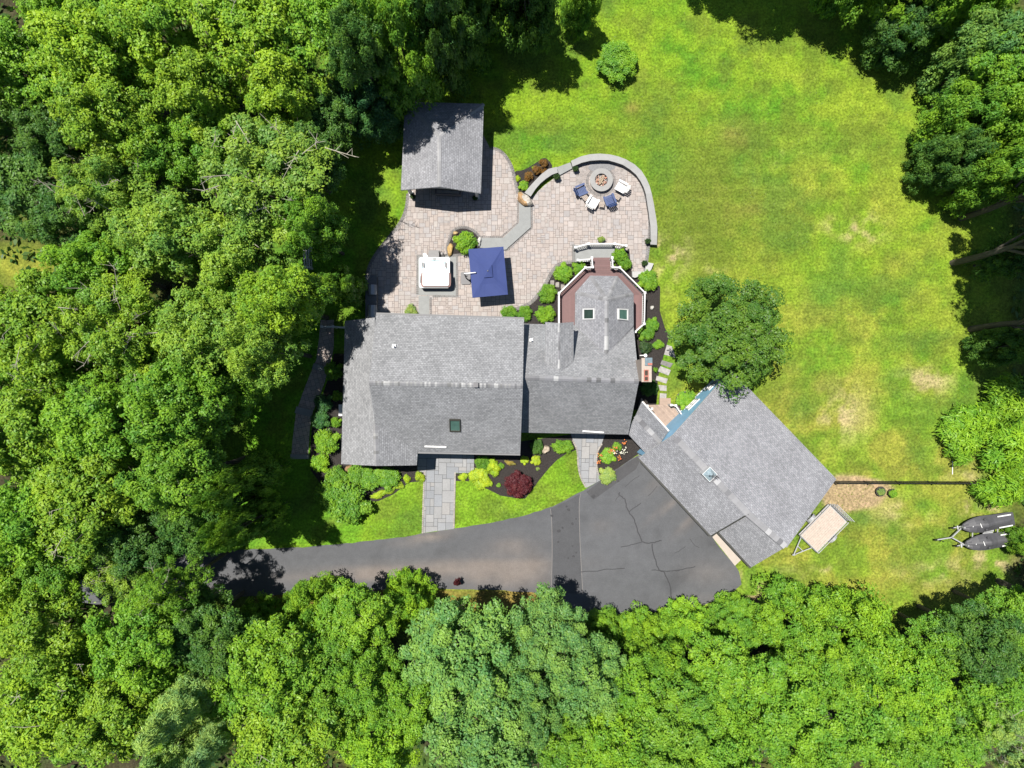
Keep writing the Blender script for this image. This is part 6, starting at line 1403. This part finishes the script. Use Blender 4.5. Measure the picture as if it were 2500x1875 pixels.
shrub(*zA(1382, 350), 6, .3, 'var', 'tiny variegated plant in the mulch below the yellow hosta', 'open', 'perennial', 'plant')
shrub(*zA(1960, 255), 22, .7, 'br', 'green perennials with orange blossoms between the side walk and the parking area')
shrub(*zA(1950, 395), 24, .7, 'var', 'variegated pale edged hosta at the corner of the parking area', 'shrub', 'hosta', 'plant')
shrub(*zA(2030, 165), 14, .8, 'mg', 'green flowering plant nearest the house door, above the white blossoms', 'open')
OB = ['at the side walk edge, upper left of the flower bed', 'at the top middle of the flower bed', 'on the right side of the flower bed, below the white ones', 'low on the side walk edge, lower left of the flower bed', 'at the top right of the flower bed nearest the garage', 'in the middle of the flower bed among the leaves']
OW = ['in the middle right of the flower bed', 'farthest right in the flower bed', 'left of the other white ones in the flower bed']
for q in ((1895, 235), (2020, 190), (2060, 262), (1880, 295), (2090, 135), (1985, 200)):
    px, py = zA(*q); p = W(px, py, .7); mb = MB(); root = None
    for k in range(11):
        c = (p.x + rng.gauss(0, .09), p.y + rng.gauss(0, .08), .72 + rng.uniform(-.05, .08)); a = rng.uniform(0, 3); mb.box(c, (.07, .055, .03), a, 0, (.40, .09 + rng.uniform(0, .06), .02))
    tag(mb.build('blossoms', M['petal']), 'orange blossoms ' + OB.pop(0), 'flowers', 'orange blossoms')
for q in ((2070, 220), (2100, 195), (2010, 215)):
    px, py = zA(*q); p = W(px, py, .6); mb = MB()
    for k in range(9): mb.box((p.x + rng.gauss(0, .09), p.y + rng.gauss(0, .08), .62 + rng.uniform(-.05, .08)), (.07, .06, .03), rng.uniform(0, 3), 0, (.42, .42, .34))
    tag(mb.build('blossoms', M['petal']), 'white blossoms ' + OW.pop(0), 'flowers', 'white blossoms')
# left of the front walk and along the west wall
for x, y, r, h, c, key, lb in ((150, 440, 32, 1.3, 'mg', 'shrub', 'leafy shrub in the row under the front eave, nearest the front walk'), (20, 430, 34, 1.4, 'mg', 'shrub', 'leafy shrub in the middle of the row under the front eave'), (-110, 400, 30, 1.5, 'mg', 'shrub', 'leafy shrub at the west end of the row under the front eave')):
    shrub(*zA(x, y), r, h, c, lb, key)
shrub(*zA(-150, 660), 58, 2.9, 'mg', 'largest leafy bush at the south west corner of the house, shading the front lawn')
shrub(*zA(-290, 560), 44, 2.6, 'mg', 'leafy bush left of the largest bush at the south west corner of the house', 'shrub')
shrub(*zA(80, 560), 20, .5, 'lime', 'yellow edging plant along the front lawn, longest clump', 'sumac', 'golden_shrub', sq=.5, rz=.35)
shrub(*zA(180, 530), 12, .4, 'lime', 'yellow edging plant along the front lawn, middle clump', 'sumac', 'golden_shrub', sq=.6, rz=.6)
shrub(*zA(250, 490), 11, .4, 'lime', 'yellow edging plant along the front lawn, upper clump', 'sumac', 'golden_shrub')
shrub(*zA(310, 435), 10, .5, 'lime', 'yellow plant between the shrub row and the last clump by the walk', 'sumac', 'golden_shrub')
shrub(*zA(420, 412), 13, .6, 'lime', 'round yellow plant touching the left side of the front walk', 'sumac', 'golden_shrub')
shrub(*z7(400, 425), 26, 1.7, 'mg', 'green shrub by the west wall, near the top step of the side path')
shrub(*z7(415, 600), 18, 1.3, 'mg', 'green shrub by the west wall, midway along the side path', 'open')
shrub(*z7(330, 650), 26, 1.5, 'teal', 'bluish green shrub beside the side path, upper one of two')
shrub(*z7(300, 780), 26, 1.5, 'teal', 'bluish green shrub beside the side path, lower one of two')
shrub(*z7(415, 790), 15, 1.2, 'mg', 'small green shrub squeezed between the white meter cabinet and the path')
shrub(*z7(355, 930), 36, 2.0, 'br', 'bright green bush by the south end of the west wall')
shrub(*z7(295, 1090), 26, 1.6, 'br', 'bright green bush by the lower end of the side path')
shrub(*z7(400, 1190), 32, 1.8, 'mg', 'green bush between the lower side path and the front row')
# potted plants
PG = 'potted plants on the patio'
def potted(x, y, r, h, c, lb, key='dense', base=.32, pr=.17, group=PG):
    p = W(x, y, .3); root = empty('potted_plant', (p.x, p.y, .03), lb, 'potted plant', group)
    mb = MB(); mb.lathe((p.x, p.y, .03), [(pr * .75, 0), (pr, base), (pr * 1.1, base), (pr * 1.1, base + .03), (pr * .9, base + .03), (pr * .88, base - .03)], 14); mb.build('pot', M['pot'], root)
    cm, tm, RX, HT = ARCH[key]; s = r / 32.5 / RX; o = bpy.data.objects.new('leaves', cm); col.objects.link(o); o.parent = root; o.location = (0, 0, base - .03); o.scale = (s, s, h / HT); cc = COL[c]; o.color = (*cc, 1); return root
potted(*z2(1030, 320), 8, .6, 'dark', 'dark dwarf plant in a pot at the tip of the long seat wall')
potted(*z2(800, 420), 9, .7, 'dark', 'dark dwarf plant in a pot at the tip of the short seat wall')
potted(*z2(1340, 1180), 9, .5, 'var', 'variegated plant in a pot outside the landing railing', 'sumac')
potted(*z2(1915, 1205), 8, .6, 'dark', 'dark potted plant at the south end of the long seat wall')
potted(*z2(1875, 1472), 8, .6, 'dark', 'dark potted plant beside the low white wall corner')
potted(*zz1(600, 1440), 7, .4, 'dark', 'dark pot at the south west post of the pavilion')
potted(*zz1(1440, 1460), 7, .4, 'dark', 'dark pot at the south east post of the pavilion')
potted(*zt(1000, 275), 10, .4, 'var', 'round pot of yellow green leaves on the bare soil by the black fence', 'dense', pr=.34, group='pots by the fence')
potted(*zt(1098, 288), 12, .7, 'br', 'pot of taller bright green leaves beside the round yellowish one', 'shrub', pr=.3, group='pots by the fence')
# sumacs at the east side
for x, y, r, h, lb in ((2350, 1075, 58, 3, 'bright green sumac thicket north of the fence, left one'), (2400, 1030, 50, 3.4, 'bright green sumac behind the left one'), (2465, 985, 65, 5, 'bright sumac at the right edge, topmost of its group'), (2470, 1090, 60, 4.5, 'bright sumac at the right edge just above the fence'), (2455, 1205, 50, 4, 'bright feathery sumac between the fence and the jet skis'), (2490, 1165, 32, 3, 'yellowish sumac at the right edge beside the fence end')):
    plant('sumac', 'sumac', x, y, r, h, 'br', lb, 'sumac', 'sumacs by the fence', mid=.5)
for x, y, r, lb in ((1450, 1478, 0, ''),):
    pass
# young branches of red and green brush along the south edge of the drive
for k, (x, y, r, c, lb) in enumerate(((700, 1460, 16, 'br', 'light green young tree tip at the drive edge, left one'), (755, 1452, 18, 'br', 'light green young tree tip at the drive edge, right one'), (1115, 1424, 12, 'red', 'dark red leafed sapling at the south edge of the drive'), (880, 1446, 12, 'red', 'dark reddish sapling at the drive edge near the end of the tree shadow'))):
    plant('sapling', 'open', x, y, r, 2.2, c, lb, 'sapling', 'saplings along the drive', mid=.5, fol='redleaf' if c == 'red' else 'foliage', trunk='stem', crown='leaves')
# grass tufts give the lawn its broken edge; one object, uncountable
rs = np.random.RandomState(5); n = 52000
gx = rs.uniform(-14, 41, n); gy = rs.uniform(-17.5, 30, n); px = 1250 + gx * F / H; py = 937.5 - gy * F / H
keep = np.zeros(n, bool)
lawn = [(1010, 330), (1200, 350), (1260, 410), (1330, 395), (1410, 385), (1500, 370), (1570, 410), (1605, 500), (1612, 600), (1625, 680), (1640, 760), (1660, 900), (1700, 930), (1790, 895), (2050, 1160), (2480, 1160), (2480, 1440), (1830, 1440), (1820, 1400), (1870, 1375), (1935, 1345), (2055, 1180), (2480, 1180), (2480, 0), (1010, 0)]
front = [zA(*p) for p in ((712, 455), (870, 456), (960, 515), (1080, 575), (1285, 598), (1390, 455), (1480, 345), (1620, 228), (1708, 195), (1712, 330), (1735, 430), (1770, 510), (1500, 655), (1200, 745), (700, 832))]
front2 = [zA(*p) for p in ((80, 620), (200, 565), (335, 465), (445, 455), (440, 860), (0, 905), (-200, 930), (-130, 780))]
for i in range(n):
    q = (px[i], py[i])
    if inside(q, lawn) or inside(q, front) or inside(q, front2): keep[i] = True
gx, gy = gx[keep], gy[keep]; C = np.stack([gx, gy, np.full(len(gx), .018)], 1)
V = leaves(rs, C, np.tile([0, 0, .9], (len(C), 1)), .12, .3, .05, .35); me = quad_mesh('grass_tufts', V, np.clip(rs.normal(.5, .25, len(C)), 0, 1), M['foliage'])
o = bpy.data.objects.new('grass_tufts', me); col.objects.link(o); o.color = (.13, .20, .014, 1); tag(o, 'short grass tufts scattered over the lawns', 'grass', kind='stuff')

# undergrowth on the woodland floor: ferns and brambles, one uncountable mass
n = 30000; gx = rs.uniform(-46, 44, n); gy = rs.uniform(-33, 33, n); px = 1250 + gx * F / H; py = 937.5 - gy * F / H
wood = ((px < 560) & (py > -200) & ((py < 1345) | (py > 1480))) | ((py > 1530) & (px < 2600)) | (px > 2470) | ((px < 860) & (py < 400)) | ((px < 1100) & (py < 60))
nn_ = fbm(gx, gy, 2.2, 91, 3); wood &= nn_ > .42; gx, gy = gx[wood], gy[wood]; hz = rs.uniform(.1, .9, len(gx)) * (fbm(gx, gy, 2.2, 91, 3) - .35) * 3
V = leaves(rs, np.stack([gx, gy, hz], 1), np.tile([0, 0, .8], (len(gx), 1)), .55, .5, .15, .5); me = quad_mesh('undergrowth', V, np.clip(rs.normal(.4, .25, len(gx)), 0, 1), M['foliage'])
o = bpy.data.objects.new('undergrowth', me); col.objects.link(o); o.color = (.06, .12, .025, 1); tag(o, 'ferns and brambles on the woodland floor', 'undergrowth', kind='stuff')
